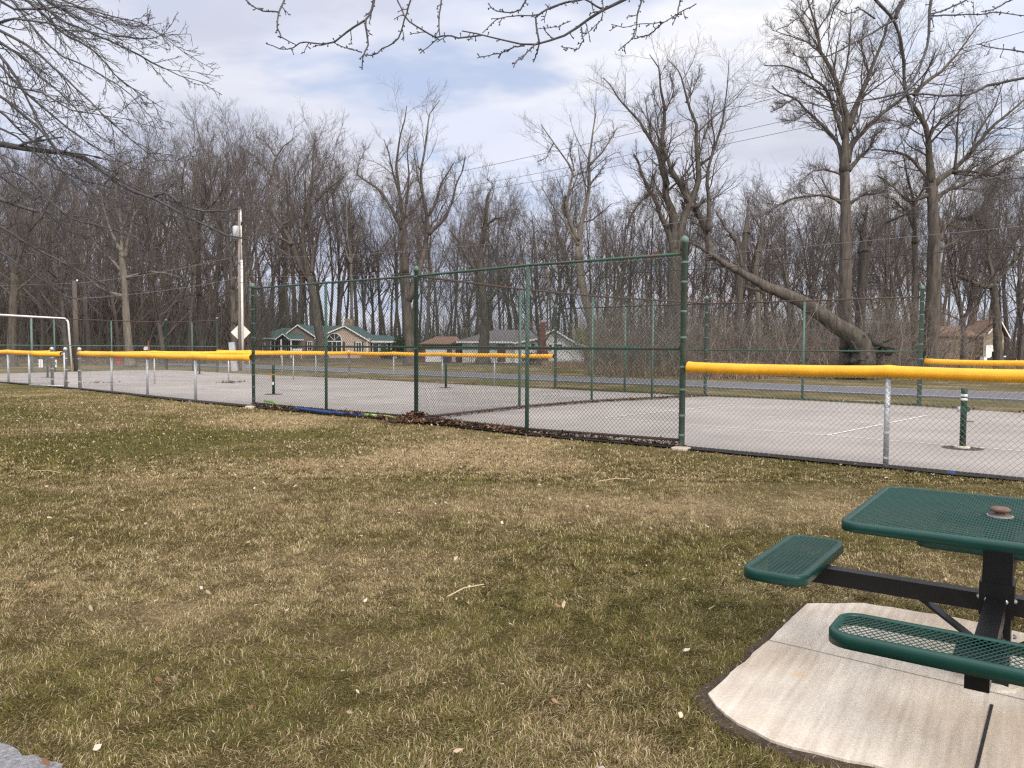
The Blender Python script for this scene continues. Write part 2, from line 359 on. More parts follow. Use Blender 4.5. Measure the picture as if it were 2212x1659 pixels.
mb = MB(); ny, nx = X.shape; idx = np.arange(ny*nx).reshape(ny, nx)
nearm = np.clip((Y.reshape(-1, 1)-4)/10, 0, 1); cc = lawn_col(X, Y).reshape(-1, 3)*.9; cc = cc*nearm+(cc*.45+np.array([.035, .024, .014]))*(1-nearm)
far = np.clip((Y.reshape(-1, 1)-62)/25, 0, 1); cc = cc*(1-far)+np.array([.105, .082, .058])*far      # leaf litter under the wood
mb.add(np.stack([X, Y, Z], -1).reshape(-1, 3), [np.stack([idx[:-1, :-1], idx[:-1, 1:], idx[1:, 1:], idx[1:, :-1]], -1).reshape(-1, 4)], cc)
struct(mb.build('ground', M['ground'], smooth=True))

# ---------------------------------------------------------------- fence plan (measured posts)
NEAR = {k: G(*v) for k, v in dict(a=(2560, 1072), b=(1913, 1009), c=(1472, 967), d=(1138, 937), e=(899, 910), f=(705, 892.5), g=(548, 878), h=(423, 866.5), i=(319, 855.5), j=(242, 847), k=(173, 840), l=(142.6, 838), m=(113.5, 834), n=(18.6, 827), o=(-75, 821)).items()}
BACK = {k: G(*v) for k, v in dict(a=(2560, 913), b=(2250, 896), c=(1985, 878.4), d=(1733, 866), e=(1523, 857), f=(1349, 848.6), g=(1199, 841), h=(1068, 834.4), i=(955.5, 829), j=(850.4, 823), k=(754, 818), l=(682.5, 815), m=(609.6, 811.7), n=(539, 808.3), o=(470, 805), p=(416, 801.9), q=(360, 799.2)).items()}
END = [BACK['q'], G(242, 801.6), G(119, 804.2), G(0, 807.7)]
d_ = END[3]-END[2]; END.append(END[3]+d_*1.5)
# court sheet
poly = [NEAR[k] for k in 'abcdefghijklmno']; inn = [p+np.array([.10, .12]) for p in poly]
court_poly = inn+[END[4], END[3], END[2], END[1], END[0]]+[BACK[k] for k in 'ponmlkjihgfedcba']
mb = MB(); cp = np.array(court_poly)[::-1]
mb.prism(cp, -.10, .004+.008); struct(mb.build('court_surface', M['court']))
# dark strip under the near fence: weedy edging plus shadow gap painted dark
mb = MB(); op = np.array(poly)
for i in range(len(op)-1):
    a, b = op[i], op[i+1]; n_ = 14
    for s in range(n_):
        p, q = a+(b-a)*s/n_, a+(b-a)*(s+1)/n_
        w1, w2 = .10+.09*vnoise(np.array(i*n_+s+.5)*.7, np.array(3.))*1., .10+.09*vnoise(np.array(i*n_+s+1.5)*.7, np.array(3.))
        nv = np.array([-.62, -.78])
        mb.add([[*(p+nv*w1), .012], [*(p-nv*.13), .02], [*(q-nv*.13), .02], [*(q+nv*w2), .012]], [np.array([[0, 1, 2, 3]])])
struct(mb.build('edging_shade_strip', M['blackish']))
# court markings: near sheet of painted lines; frame of the courts
Ux = np.array([math.cos(.722), -math.sin(.722)]); Vx = np.array([math.sin(.722), math.cos(.722)]); O0 = np.array([-2., 16.15])
def UV(u, v): return O0+Ux*u+Vx*v
def pline(mb, p, q, wd=.05, z=.0165):
    p, q = np.array(p), np.array(q); d = (q-p)/np.linalg.norm(q-p); n = np.array([-d[1], d[0]])*wd/2
    mb.add([[*(p+n), z], [*(p-n), z], [*(q-n), z], [*(q+n), z]], [np.array([[0, 1, 2, 3]])])
mb = MB()
# right court traced on the surface
A, B = G(1307, 903.8), G(2212, 976.5); C_, D_ = G(1583, 875.6), G(2212, 912)
dAB = (B-A)/np.linalg.norm(B-A); dCD = (D_-C_)/np.linalg.norm(D_-C_)
pline(mb, A, A+dAB*13.4); pline(mb, C_, C_+dCD*13.4); pline(mb, A, C_, .05, .0205); pline(mb, A+dAB*13.4, C_+dCD*13.4, .05, .0205)
K1, K2 = G(1786, 942.6), G(2002, 899); pline(mb, K1, K2, .055, .0205)
ctr = (A+C_)/2; pline(mb, ctr, (K1+K2)/2, .05)
for (nu, u0) in ((-9.3, 0), (-28.2, 0)):
    a = lambda u, v: UV(nu+u, v)
    for v in (2.9, 9.0): pline(mb, a(-6.7, v), a(6.7, v))
    for u in (-6.7, 6.7): pline(mb, a(u, 2.9), a(u, 9.0), .05, .0205)
    for u in (-2.13, 2.13): pline(mb, a(u, 2.9), a(u, 9.0), .05, .0205)
    for s in (-1, 1): pline(mb, a(2.13*s, 5.95), a(6.7*s, 5.95))
o = struct(mb.build('court_markings', M['line']))

# road with edge lines
RN = [G(2900, 893), G(2212, 866), G(1810, 851), G(1400, 834), G(878, 808), G(558, 796)]
dr = (RN[-1]-RN[0])/np.linalg.norm(RN[-1]-RN[0]); nr = np.array([dr[1], -dr[0]]); nr = nr if nr[1] > 0 else -nr
p0 = RN[1]-dr*60; p1 = RN[1]+dr*230
def strip(a, b, o1, o2, z0, z1, name, m):
    mb = MB(); v = [[*(a+nr*o1), z0], [*(b+nr*o1), z0], [*(b+nr*o2), z0], [*(a+nr*o2), z0]]
    mb.prism(np.array([x[:2] for x in v]) if np.cross(np.array(v[1][:2])-v[0][:2], np.array(v[2][:2])-v[0][:2]) > 0 else np.array([x[:2] for x in v])[::-1], z0, z1)
    return struct(mb.build(name, m))
strip(p0, p1, 0, 5.0, -.1, .03, 'road', M['road'])
mb = MB()
for o1 in (.12, 4.78): pline(mb, p0+nr*(o1+.05), p1+nr*(o1+.05), .11, .036)
struct(mb.build('road_lines', M['roadline']))

# concrete slab under the table + path in the corner
slab = [G(x, y, .03) for x, y in ((1744, 1297), (1640, 1392), (1529.6, 1489), (1548, 1515), (1594, 1552), (1625, 1566), (1665, 1588), (1712, 1603), (1760, 1613), (1830, 1631), (1886, 1640), (1945, 1661), (2010, 1690), (2120, 1750))]
slab += [G(2500, 1900, .03), G(2900, 1700, .03), G(2700, 1420, .03), G(2212, 1360, .03), G(2060, 1326, .03), G(1866, 1296, .03)]
slab = np.array(slab)
def refine(p, amp, seg):
    out = []
    for i in range(len(p)):
        a, b = p[i], p[(i+1) % len(p)]; n = max(1, int(np.linalg.norm(b-a)/seg))
        for k in range(n): out.append(a+(b-a)*k/n+rng.normal(0, amp, 2)*(k > 0))
    return np.array(out)
slab_r = refine(slab, .0035, .07)
area = lambda p: np.sum(p[:, 0]*np.roll(p[:, 1], -1)-np.roll(p[:, 0], -1)*p[:, 1])
if area(slab_r) < 0: slab_r = slab_r[::-1]
mb = MB(); mb.prism(slab_r, -.1, .012)
o = struct(mb.build('concrete_slab', M['concrete']))
mb = MB()
def joint(x1, y1, x2, y2, wd, m):
    a, b = G(x1, y1, .03), G(x2, y2, .03); pline(m, a, b, wd, .0155)
joint(1656, 1375, 2300, 1524, .004, mb); joint(2143, 1514, 2085, 1750, .012, mb)
struct(mb.build('slab_joints', M['blackish']))
mb = MB(); nn_ = np.roll(slab_r, -1, 0)-np.roll(slab_r, 1, 0); nn_ = np.stack([nn_[:, 1], -nn_[:, 0]], -1); nn_ /= np.linalg.norm(nn_, axis=1, keepdims=True)
wv = .02+.05*vnoise(np.arange(len(slab_r))*.35, np.zeros(len(slab_r)))[:, None]; ou = slab_r+nn_*wv; n_ = len(ou); a_i = np.arange(n_); b_i = (a_i+1) % n_
mb.add(np.concatenate([np.c_[slab_r-nn_*.01, np.full(n_, .003)], np.c_[ou, np.full(n_, -.004)], np.c_[ou+nn_*.03, np.full(n_, -.06)]]), [np.stack([a_i, b_i, b_i+n_, a_i+n_], -1)[:, ::-1], np.stack([a_i+n_, b_i+n_, b_i+2*n_, a_i+2*n_], -1)[:, ::-1]])
struct(mb.build('soil_edge', mat('brown_soil', (.06, .042, .03), .95, .5, 14, .8, 60)))
mb = MB(); pth = np.array([G(x, y, .01) for x, y in ((-60, 1598), (20, 1610), (75, 1632), (130, 1668), (260, 1800), (-300, 2000), (-500, 1700))]); pth_r = refine(pth, .012, .05)
if area(pth_r) < 0: pth_r = pth_r[::-1]
mb.prism(pth_r, -.1, .012); struct(mb.build('path', mat('path_gravel', (.25, .25, .26), .95, .45, 60, .8, 200)))

def inside(px_, py_, p):
    c = np.zeros(px_.shape, bool); j = len(p)-1
    for i in range(len(p)):
        xi, yi, xj, yj = *p[i], *p[j]
        c ^= ((yi > py_) != (yj > py_)) & (px_ < (xj-xi)*(py_-yi)/(yj-yi+1e-12)+xi); j = i
    return c

# ---------------------------------------------------------------- grass blades (one uncountable mass)
nline = np.array([NEAR[k] for k in 'abcdefghijklmno'])
def near_fence_y(x): return np.interp(-x, -nline[:, 0][::1], nline[:, 1])
def blades(n, y0, y1, hgt, wid, seed, power=1.):
    r = np.random.default_rng(seed)
    y = y0+(y1-y0)*r.random(n)**power; hw = y*.69+.4; x = (r.random(n)*2-1)*hw
    ok = ~inside(x, y, slab) & ~inside(x, y, pth) & (y < near_fence_y(x)-.08)
    x, y = x[ok], y[ok]; dens = fbm(x, y, .16, 3); ok = dens+.45*r.random(len(x)) > .44; x, y = x[ok], y[ok]; n = len(x)
    d = dryness(x, y); h = hgt*(.45+.9*r.random(n))*(.65+.7*fbm(x, y, .35, 2)); wd = wid*(.7+.6*r.random(n))
    clump = fbm(x, y, .22, 2)*14+r.normal(0, 1.1, n); lean = .6+2.8*r.random(n)
    dx, dy = np.cos(clump)*lean, np.sin(clump)*lean; ax = np.arctan2(dy, dx)+np.pi/2+r.normal(0, .5, n)
    k = 1/np.sqrt(1+lean**2); z0 = -.03
    b1 = np.stack([x-np.cos(ax)*wd, y-np.sin(ax)*wd, np.full(n, z0)], -1); b2 = np.stack([x+np.cos(ax)*wd, y+np.sin(ax)*wd, np.full(n, z0)], -1)
    m1 = np.stack([x+dx*h*k*.45-np.cos(ax)*wd*.7, y+dy*h*k*.45-np.sin(ax)*wd*.7, h*k*.75+z0+.012], -1); m2 = m1+np.stack([np.cos(ax), np.sin(ax), 0*ax], -1)*(wd*1.4)[:, None]
    t = np.stack([x+dx*h*k*1.15, y+dy*h*k*1.15, h*k*.95+z0+.014], -1)
    V = np.stack([b1, b2, m2, m1, t], 1).reshape(-1, 3); i = np.arange(n)*5
    pal = np.array([[.53, .43, .27], [.36, .27, .14], [.23, .175, .08], [.165, .15, .042], [.125, .115, .034], [.17, .105, .055]])
    u = r.random(n)
    straw = u < (.16+.78*d); c = np.where(straw[:, None], pal[(r.random(n)**(1.9-1.2*d)*2.99).astype(int).clip(0, 2)], pal[3+(r.random(n)*2).astype(int)])
    c = np.where((r.random(n) < .13)[:, None], pal[5], c)*(.66+.34*r.random((n, 1)))
    return V, [np.stack([i, i+1, i+2, i+3], -1), np.stack([i+3, i+2, i+4], -1)], np.repeat(c, 5, 0)
mb = MB()
mb.add(*blades(380000, 2.3, 5.2, .034, .0017, 11))
mb.add(*blades(400000, 4.6, 10, .032, .0025, 12, 1.3))
mb.add(*blades(220000, 9, 30, .035, .0065, 13, 1.5))
tag(mb.build('grass', M['vcol']), 'mown winter lawn of straw and green grass blades in the foreground', 'grass', kind='stuff')

# scattered dead leaves
def leaves(n, xs, ys, size, cols, seed, z=.02, upright=.4):
    r = np.random.default_rng(seed); s = size*(.6+.8*r.random(n)); an = r.random(n)*6.28
    base = np.array([[-1, 0, 0], [-.3, .55, .25], [.5, .45, .1], [1, 0, .35], [.4, -.5, .2], [-.4, -.45, .05]])
    tl = r.normal(0, upright, (n, 2)); V = base[None]*s[:, None, None]*np.array([1, 1, .9])
    V = np.stack([V[..., 0]*np.cos(an)[:, None]-V[..., 1]*np.sin(an)[:, None], V[..., 0]*np.sin(an)[:, None]+V[..., 1]*np.cos(an)[:, None], V[..., 2]], -1)
    V[..., 2] += V[..., 0]*tl[:, :1]+V[..., 1]*tl[:, 1:]; V[..., 2] -= V[..., 2].min(1, keepdims=True)
    V += np.stack([xs, ys, np.full(n, z) if np.isscalar(z) else z], -1)[:, None]; i = np.arange(n)*6
    c = np.array(cols)[r.integers(0, len(cols), n)]*(.7+.5*r.random((n, 1)))
    return V.reshape(-1, 3), [np.stack([i, i+1, i+2, i+3], -1), np.stack([i, i+3, i+4, i+5], -1)], np.repeat(c, 6, 0)
r = np.random.default_rng(3); n = 1100; yy = 2.6+r.random(n)**.8*22; xx = (r.random(n)*2-1)*(yy*.68)
ok = (yy < near_fence_y(xx)-.1) & ~inside(xx, yy, slab); xx, yy = xx[ok], yy[ok]
xx = np.concatenate([xx, [G(a, b)[0] for a, b in ((755, 1553), (1083, 1492), (990, 1636), (1470, 1560), (1538, 1325), (1437, 1228), (1240, 1243), (1140, 1193), (745, 1183), (700, 1120))]])
yy = np.concatenate([yy, [G(a, b)[1] for a, b in ((755, 1553), (1083, 1492), (990, 1636), (1470, 1560), (1538, 1325), (1437, 1228), (1240, 1243), (1140, 1193), (745, 1183), (700, 1120))]])
sz = .011+.0009*yy; sz[-10:] = .02
mb = MB(); mb.add(*leaves(len(xx), xx, yy, 1., [(.46, .39, .31), (.38, .29, .2), (.24, .14, .08), (.15, .08, .05), (.40, .35, .31)], 4, upright=.35)); 
V = mb.V[0].reshape(-1, 6, 3); c0 = np.stack([xx, yy, 0*xx+.02], -1)[:, None]; V[:] = c0+(V-c0)*sz[:, None, None]; V[..., 2] += .004
tag(mb.build('leaf_litter', M['vcol']), 'small pale and brown dead leaves scattered over the lawn', 'leaves', kind='stuff')
# straw stalks
mb = MB()
for (x1, y1, x2, y2) in ((968, 1288, 1045, 1262), (72, 1018, 130, 1021), (1290, 1040, 1360, 1034)):
    a, b = G(x1, y1, .03), G(x2, y2, .03); m_ = (a+b)/2+rng.normal(0, .02, 2)
    mb.tube([[*a, .03], [*m_, .05], [*b, .03]], .004, 5)
tag(mb.build('straw_stalks', mat('straw', (.5, .4, .24), .8)), 'few long dry stalks lying on the lawn', 'stalks', kind='stuff')
# leaf drift along the tall fence, heaped at the corner post
pts = []; r = np.random.default_rng(5)
for a, b, n_, sp in (('g', 'f', 420, .10), ('f', 'e', 800, .12), ('e', 'd', 1900, .14), ('d', 'c', 420, .09)):
    t = r.random(n_)**(1.6 if a == 'e' else 1)
    if a == 'f': t = 1-(1-t)**1.0
    p = NEAR[a]+(NEAR[b]-NEAR[a])*t[:, None]+r.normal(0, sp, (n_, 2))*np.array([.6, .7]); pts.append(np.c_[p, .02+.05*r.random(n_)])
p = NEAR['e']+np.array([.05, .0])+r.normal(0, 1, (2600, 2))*np.array([.26, .20]); h = .24*np.exp(-(((p-NEAR['e'])/np.array([.3, .26]))**2).sum(1))
pts.append(np.c_[p, .01+h*r.random(2600)])
DV = UV(0, 0)
for a, b in zip((NEAR['e'], G(1122, 884), G(1278, 871), G(1408, 864)), (G(1122, 884), G(1278, 871), G(1408, 864), BACK['e'])):
    t = r.random(220); p = a+(b-a)*t[:, None]+r.normal(0, .07, (220, 2)); pts.append(np.c_[p, .02+.03*r.random(220)])
for a, b in zip('bcdefghijk', 'cdefghijkl'):
    t = r.random(90); p = BACK[a]+(BACK[b]-BACK[a])*t[:, None]+r.normal(0, .12, (90, 2)); pts.append(np.c_[p, .02+.03*r.random(90)])
pts = np.concatenate(pts)
mb = MB(); mb.add(*leaves(len(pts), pts[:, 0], pts[:, 1], .03, [(.11, .06, .04), (.08, .045, .03), (.16, .095, .06), (.28, .17, .12), (.05, .03, .02)], 6, z=pts[:, 2]*.8, upright=.5))
tag(mb.build('fallen_leaves', M['vcol']), 'brown fallen leaves drifted along the fence foot and heaped round the corner post', 'leaves', kind='stuff')

# ---------------------------------------------------------------- chain-link fences
def wires(mb, a, b, z0, z1, rad, pitch=.073, sides=3, seg=.6):
    a, b = np.array(a), np.array(b); L_ = np.linalg.norm(b-a); H_ = z1-z0; d = (b-a)/L_
    off = np.arange(-H_, L_, pitch)
    for sgn in (1, -1):
        u0 = np.maximum(off, 0); u1 = np.minimum(off+H_, L_); ok = u1-u0 > .01; o_, s0, s1 = off[ok], u0[ok], u1[ok]
        h0, h1 = s0-o_, s1-o_
        if sgn < 0: h0, h1 = H_-h0, H_-h1
        k = max(2, int(H_/seg)+1); t = np.linspace(0, 1, k)
        uu = s0[:, None]+(s1-s0)[:, None]*t; hh = h0[:, None]+(h1-h0)[:, None]*t
        nrm = np.array([-d[1], d[0]])*rad*sgn
        P = np.stack([a[0]+d[0]*uu+nrm[0], a[1]+d[1]*uu+nrm[1], z0+hh], -1)
        mb.tubes(P, np.full(P.shape[:2], rad), sides, False)
def post(name, parent, p, h, rad, m, bands=(), dome=True, mbands=None, z0=-.02):
    mb = MB(); pr = [(rad, z0), (rad, h)]
    if dome: pr = [(rad, z0), (rad, h-.02), (rad*1.22, h-.02), (rad*1.25, h+.03), (rad*1.0, h+.065), (rad*.5, h+.09), (.001, h+.095)]
    mb.lathe((p[0], p[1], 0), pr, 14); o = mb.build(name, m, parent, True)
    if bands:
        for z in bands: mb = MB(); mb.lathe((p[0], p[1], z), [(rad*1.02, -.016), (rad*1.16, -.012), (rad*1.16, .012), (rad*1.02, .016)], 14); mb.build('band', mbands or m, o)
    return o
def rail(name, parent, pts, z, rad, m, dz=0):
    mb = MB(); P = [[p[0], p[1], zz_] for p, zz_ in zip(pts, z if hasattr(z, '__len__') else [z]*len(pts))]
    mb.tube(P, rad, 10); return mb.build(name, m, parent, True)
def root_at(name, label, cat, p): return thing(name, label, cat, (p[0], p[1], 0))
def reparent(root):
    bpy.context.view_layer.update()
    for ch in root.children: ch.matrix_parent_inverse = root.matrix_world.inverted()
T = 2.98
# near tall section with the corner posts
f1 = root_at('tall_chain_link_fence', 'tall green chain-link fence nearest the lawn with leaf heap at its middle post', 'fence', NEAR['e'])
P5 = [NEAR[k] for k in 'cdefg']
post('corner_post', f1, NEAR['c'], 3.16, .048, M['green_grey'], (.2, .5, .9, 1.25, 1.7, 2.1, 2.55, 2.85), True)
post('corner_post', f1, NEAR['e'], 3.10, .044, M['green'], (1.5, 2.97), True)
post('corner_post', f1, NEAR['g'], 3.02, .042, M['green_grey'], (.2, .5, .8, 1.1, 1.4, 1.75, 2.1, 2.45, 2.8), True)
post('line_post', f1, NEAR['d'], 2.96, .036, M['green'], (1.5,), False); post('line_post', f1, NEAR['f'], 2.96, .034, M['green'], (1.5,), False)
rail('top_rail', f1, P5, T, .024, M['green_dk']); rail('middle_rail', f1, P5, 1.53, .023, M['green_dk'])
rail('bottom_rail', f1, [p+np.array([.03, .04]) for p in P5], [.11, .08, .09, .07, .08], .024, M['rust'])
mb = MB()
for a, b in zip(P5[:-1], P5[1:]): wires(mb, a+np.array([-.03, -.035]), b+np.array([-.03, -.035]), .06, T, .0029)
mb.build('wire_mesh', M['wire_green'], f1)
reparent(f1)
# cross fence
f2 = root_at('tall_chain_link_fence', 'tall chain-link fence with rusty top rail dividing the courts, running away from the leaf heap', 'fence', G(1122, 884))
PD = [NEAR['e'], G(1122, 884), G(1278, 871), G(1408, 864), BACK['e']]
for p in PD[1:4]: post('line_post', f2, p, 2.95, .033, M['green'], (1.5,), False)
q0 = PD[0]+(PD[1]-PD[0])*.02
rail('top_rail', f2, [q0]+PD[1:], T, .024, M['rust']); rail('middle_rail', f2, [q0]+PD[1:], 1.5, .022, M['green_dk']); rail('bottom_rail', f2, [q0]+PD[1:], .07, .026, M['rust'])
mb = MB()
for a, b in zip(PD[:-1], PD[1:]): wires(mb, a, b, .05, T, .0022, .08)
mb.build('wire_mesh', M['wire_green'], f2); reparent(f2)
# far tall section
f3 = root_at('tall_chain_link_fence', 'tall green chain-link fence at the far court edge before the leaning tree', 'fence', BACK['e'])
PB = [BACK[k] for k in 'cdefg']
post('corner_post', f3, BACK['c'], 3.2, .055, M['green_grey'], (.3, .6, .95, 1.3, 1.7, 2.1, 2.5, 2.85), True)
post('corner_post', f3, BACK['e'], 3.14, .05, M['green_grey'], (.4, .8, 1.2, 1.5, 1.9, 2.3, 2.7), True)
post('corner_post', f3, BACK['g'], 3.05, .05, M['green_grey'], (.4, .8, 1.2, 1.7, 2.3), True)
post('line_post', f3, BACK['d'], 2.96, .036, M['green'], (1.5,), False); post('line_post', f3, BACK['f'], 2.96, .036, M['green'], (1.5,), False)
rail('top_rail', f3, PB, T, .024, M['rust']); rail('middle_rail', f3, PB, 1.5, .022, M['green_dk']); rail('bottom_rail', f3, PB, .06, .022, M['green_dk'])
mb = MB()
for a, b in zip(PB[:-1], PB[1:]): wires(mb, a, b, .05, T, .0022, .09)
mb.build('wire_mesh', M['wire_green'], f3); reparent(f3)
# far left tall section and end
f4 = root_at('tall_chain_link_fence', 'distant tall green chain-link fence enclosing the far left end of the courts', 'fence', BACK['q'])
PL = [BACK['o'], BACK['p'], BACK['q'], END[1], END[2], END[3], END[4]]
post('corner_post', f4, BACK['o'], 3.1, .06, M['green_grey'], (), True); post('corner_post', f4, BACK['q'], 3.12, .075, M['green'], (), True)
for p in (BACK['p'], END[1], END[2], END[4]): post('line_post', f4, p, 2.98, .042, M['green'], (), False)
_p = END[2]+(END[3]-END[2])*.43; post('line_post', f4, _p, 2.98, .055, M['green_grey'], (), False)
rail('top_rail', f4, PL, 3.0, .026, M['rust']); rail('middle_rail', f4, PL, 1.5, .026, M['green'])
mb = MB()
for a, b in zip(PL[:-1], PL[1:]): wires(mb, a, b, .05, 3., .0022, .12)
mb.build('wire_mesh', M['wire_green'], f4); reparent(f4)

def pad(parent, pts, z, rad, fine=False, seed=0, bumps=True):
    r = np.random.default_rng(seed); P = []; Rr = []
    pts = [np.array(p, float) for p in pts]; step = .0125 if fine else .25; c = 0
    for i in range(len(pts)-1):
        a, b = pts[i], pts[i+1]; L_ = np.linalg.norm(b-a); n = max(3, int(L_/step))
        for k in range(n+(i == len(pts)-2)):
            t = k/n; sag = -.022*math.sin(math.pi*t)**.7 if bumps else 0
            q = a+(b-a)*t; P.append([q[0], q[1], z+sag+.01*float(vnoise(np.array(c*step*1.3+seed), np.array(2.5)))])
            Rr.append(rad*(1+(.035 if c % 2 else -.035)*(1 if fine else 0))*(1+.07*math.exp(-((min(t, 1-t)*L_)/.07)**2)*(bumps))); c += 1
    mb = MB(); mb.tube(P, Rr, 14)
    o = mb.build('rail_pad', M['yellow'], parent, True)
    mb = MB(); d = np.array(P[1])-np.array(P[0]); d /= np.linalg.norm(d)
    for q, s in ((np.array(P[0]), -1), (np.array(P[-1]), 1)):
        dd = d if s < 0 else (np.array(P[-1])-np.array(P[-2]))/np.linalg.norm(np.array(P[-1])-np.array(P[-2]))
        mb.tube([q+dd*s*.002, q+dd*s*.004], rad*.78, 12)
    mb.build('pad_opening', M['debris'], o)
    return o
def low_fence(label, pts, posts, seed, rad=.078, prad=.026, fine=False, mesh_m='wire_grey', wr=.0018, z=1.235, pitch=.073, pm='galv', skip_pad=False, h=1.22):
    f = root_at('low_chain_link_fence', label, 'fence', pts[0])
    for p in posts: post('line_post', f, p, h-.03, prad, M[pm], (.12, .45, .8) if fine else (), False)
    rail('top_rail', f, pts, h, .02, M[pm])
    mb = MB(); n_ = np.array([-.02, -.025])
    for a, b in zip(pts[:-1], pts[1:]): wires(mb, np.array(a)+n_, np.array(b)+n_, .03, h-.02, wr, pitch, 3, .4)
    mb.build('wire_mesh', M[mesh_m], f)
    if not skip_pad: pad(f, pts, z, rad, fine, seed)
    reparent(f); return f
e_ = lambda a, b, t: a+(b-a)*t
low_fence('low chain-link fence with ribbed yellow rail pad nearest the picnic table', [e_(NEAR['c'], NEAR['b'], .03), NEAR['b'], NEAR['a']], [NEAR['b']], 1, .081, .034, True, 'wire_dull', .0021, 1.245)
low_fence('low galvanised fence with yellow rail pad between the gate and the tall green fence', [e_(NEAR['g'], NEAR['h'], .03), NEAR['h'], NEAR['i'], NEAR['j'], NEAR['k']], [NEAR['h'], NEAR['i'], NEAR['j']], 2, .085, .036)
low_fence('low galvanised fence with yellow rail pad left of the open gate', [NEAR['m'], NEAR['n'], NEAR['o']], [NEAR['n']], 3, .085, .04)
low_fence('far low fence with yellow rail pad right of the tall far corner post', [e_(BACK['c'], BACK['b'], .05), BACK['b'], BACK['a']], [BACK['b'], BACK['a']], 4, .075, .03, False, 'wire_dull')
BL = [BACK[k] for k in 'ghijk']
low_fence('far low fence with yellow rail pad in front of the two houses', [e_(BACK['g'], BACK['h'], .03)]+BL[1:], BL[1:4], 5, .082, .03, False, 'wire_grey', .0018, 1.235, .09)
BM = [BACK[k] for k in 'klmno']
low_fence('farthest low fence with yellow rail pad near the utility pole', BM, BM[1:4], 6, .08, .03, False, 'wire_grey', .0018, 1.235, .12)
MD = [NEAR['k']+np.array([.1, .15]), G(334, 830), G(494, 825.5), G(634, 821.5), BACK['k']]
fd = low_fence('low fence with yellow rail pad crossing between the two left courts', MD, [MD[1], MD[2], MD[3]], 7, .082, .028, False, 'wire_grey', .0015, 1.235, .12)
post('end_post', fd, BACK['k'], 1.28, .05, M['galv'], (.3, .8), True).matrix_parent_inverse = fd.matrix_world.inverted()
# gate posts and gate
gp = [('round-capped galvanised gate post right of the opening, leftmost end of the padded fence', NEAR['k'], 1.36), ('round-capped galvanised post carrying the hinges of the open gate', NEAR['l'], 1.36), ('round-capped galvanised post standing behind the open gate leaf', NEAR['m'], 1.36)]
for lab, p, h in gp:
    r_ = root_at('gate_post', lab, 'post', p); r_['group'] = 'gate posts of the low fence'
    post('post', r_, p, h, .055, M['galv'], (.25, .65, 1.05), True); reparent(r_)
ga, gb = G(140, 838.4), G(64, 835.3)
gt = root_at('open_gate', 'open galvanised chain-link gate with yellow top pad and small white sign plates', 'gate', ga)
mb = MB(); mb.tube([[*ga, .07], [*gb, .07]], .024, 10); mb.tube([[*ga, 1.2], [*gb, 1.2]], .02, 10); mb.tube([[*ga, .05], [*ga, 1.26]], .028, 10); mb.tube([[*gb, .05], [*gb, 1.26]], .036, 10)
mb.build('gate_frame', M['galv'], gt, True)
mb = MB(); wires(mb, ga, gb, .07, 1.19, .0018, .073, 3, .4); mb.build('wire_mesh', M['wire_grey'], gt)
pad(gt, [e_(ga, gb, .08), e_(ga, gb, .95)], 1.215, .085, False, 9)
gd = (gb-ga)/np.linalg.norm(gb-ga); gr_ = math.atan2(gd[1], gd[0]); gn = np.array([-.6, -.8])
for t, wd, hh in ((.62, .22, .29),):
    q = e_(ga, gb, t)+gn*.05
    mb = MB(); mb.box((q[0], q[1], .86), (wd, .008, hh), gr_); sp_ = mb.build('sign_plate', M['white'], gt)
    mb = MB(); mb.box((*(q+gn*.008), .86), (.035, .004, hh*.82), gr_); mb.build('sign_print', mat('print_grey', (.45, .45, .5), .6), sp_)
q = e_(ga, gb, .19)+gn*.05
mb = MB(); mb.box((q[0], q[1], .87), (.10, .008, .27), gr_); sp_ = mb.build('number_plate', M['white'], gt)
mb = MB(); q2 = q+gn*.009
def st(u, z, w_, h_): mb.box((q2[0]-gd[0]*u, q2[1]-gd[1]*u, .87+z), (w_, .004, h_), gr_)
st(.015, .0, .014, .16); st(.0, -.02, .07, .014)
u0 = MB(); 
for k in range(6): st(-.027+.042*(k/5.), -.01+.08*(k/5.), .014, .02)
mb.build('digit', M['black'], sp_); reparent(gt)
# concrete foot at the corner posts
for lab, k in (('small pale concrete footing at the tall right corner post', 'c'), ('small pale concrete footing at the tall left corner post', 'g')):
    p = NEAR[k]+np.array([-.02, -.1]); mb = MB(); mb.lathe((p[0], p[1], 0), [(.17, -.05), (.16, .012), (.12, .022), (.01, .026)], 9); tag(mb.build('post_footing', M['concrete']), lab, 'footing')
# plank of edging under the right half
# pool noodles / foam tubes by the fence
def foam(name, lab, m, pts, rad):
    mb = MB(); P = [[*G(x, y-2), z] for x, y, z in pts]; P = np.array(P); t = np.linspace(0, len(P)-1, 24)
    P = np.stack([np.interp(t, np.arange(len(P)), P[:, c]) for c in range(3)], -1); mb.tube(P, rad, 10); return tag(mb.build(name, m, None, True), lab, 'foam tube')
foam('foam_tube', 'lime green foam tube lying against the fence foot near the left corner post', M['lime_foam'], [(572, 873, .07), (588, 877, .09), (600, 881, .05), (625, 884, .04)], .035)
foam('foam_tube', 'long blue foam tube lying under the tall fence', M['blue_foam'], [(632, 887.5, .05), (660, 892, .06), (700, 897, .06), (745, 899, .04), (790, 903, .03)], .03)
foam('foam_tube', 'lime green foam tube half under leaves right of the blue tube', M['lime_foam'], [(788, 903, .05), (830, 906, .05), (868, 911, .03)], .033)
mb = MB(); mb.lathe((*G(2055, 1024), 0), [(.05, 0), (.055, .015), (.03, .03), (.001, .03)], 10); tag(mb.build('blue_cap', M['blue_foam']), 'tiny blue plastic cap lying in the soil strip behind the picnic table', 'cap')

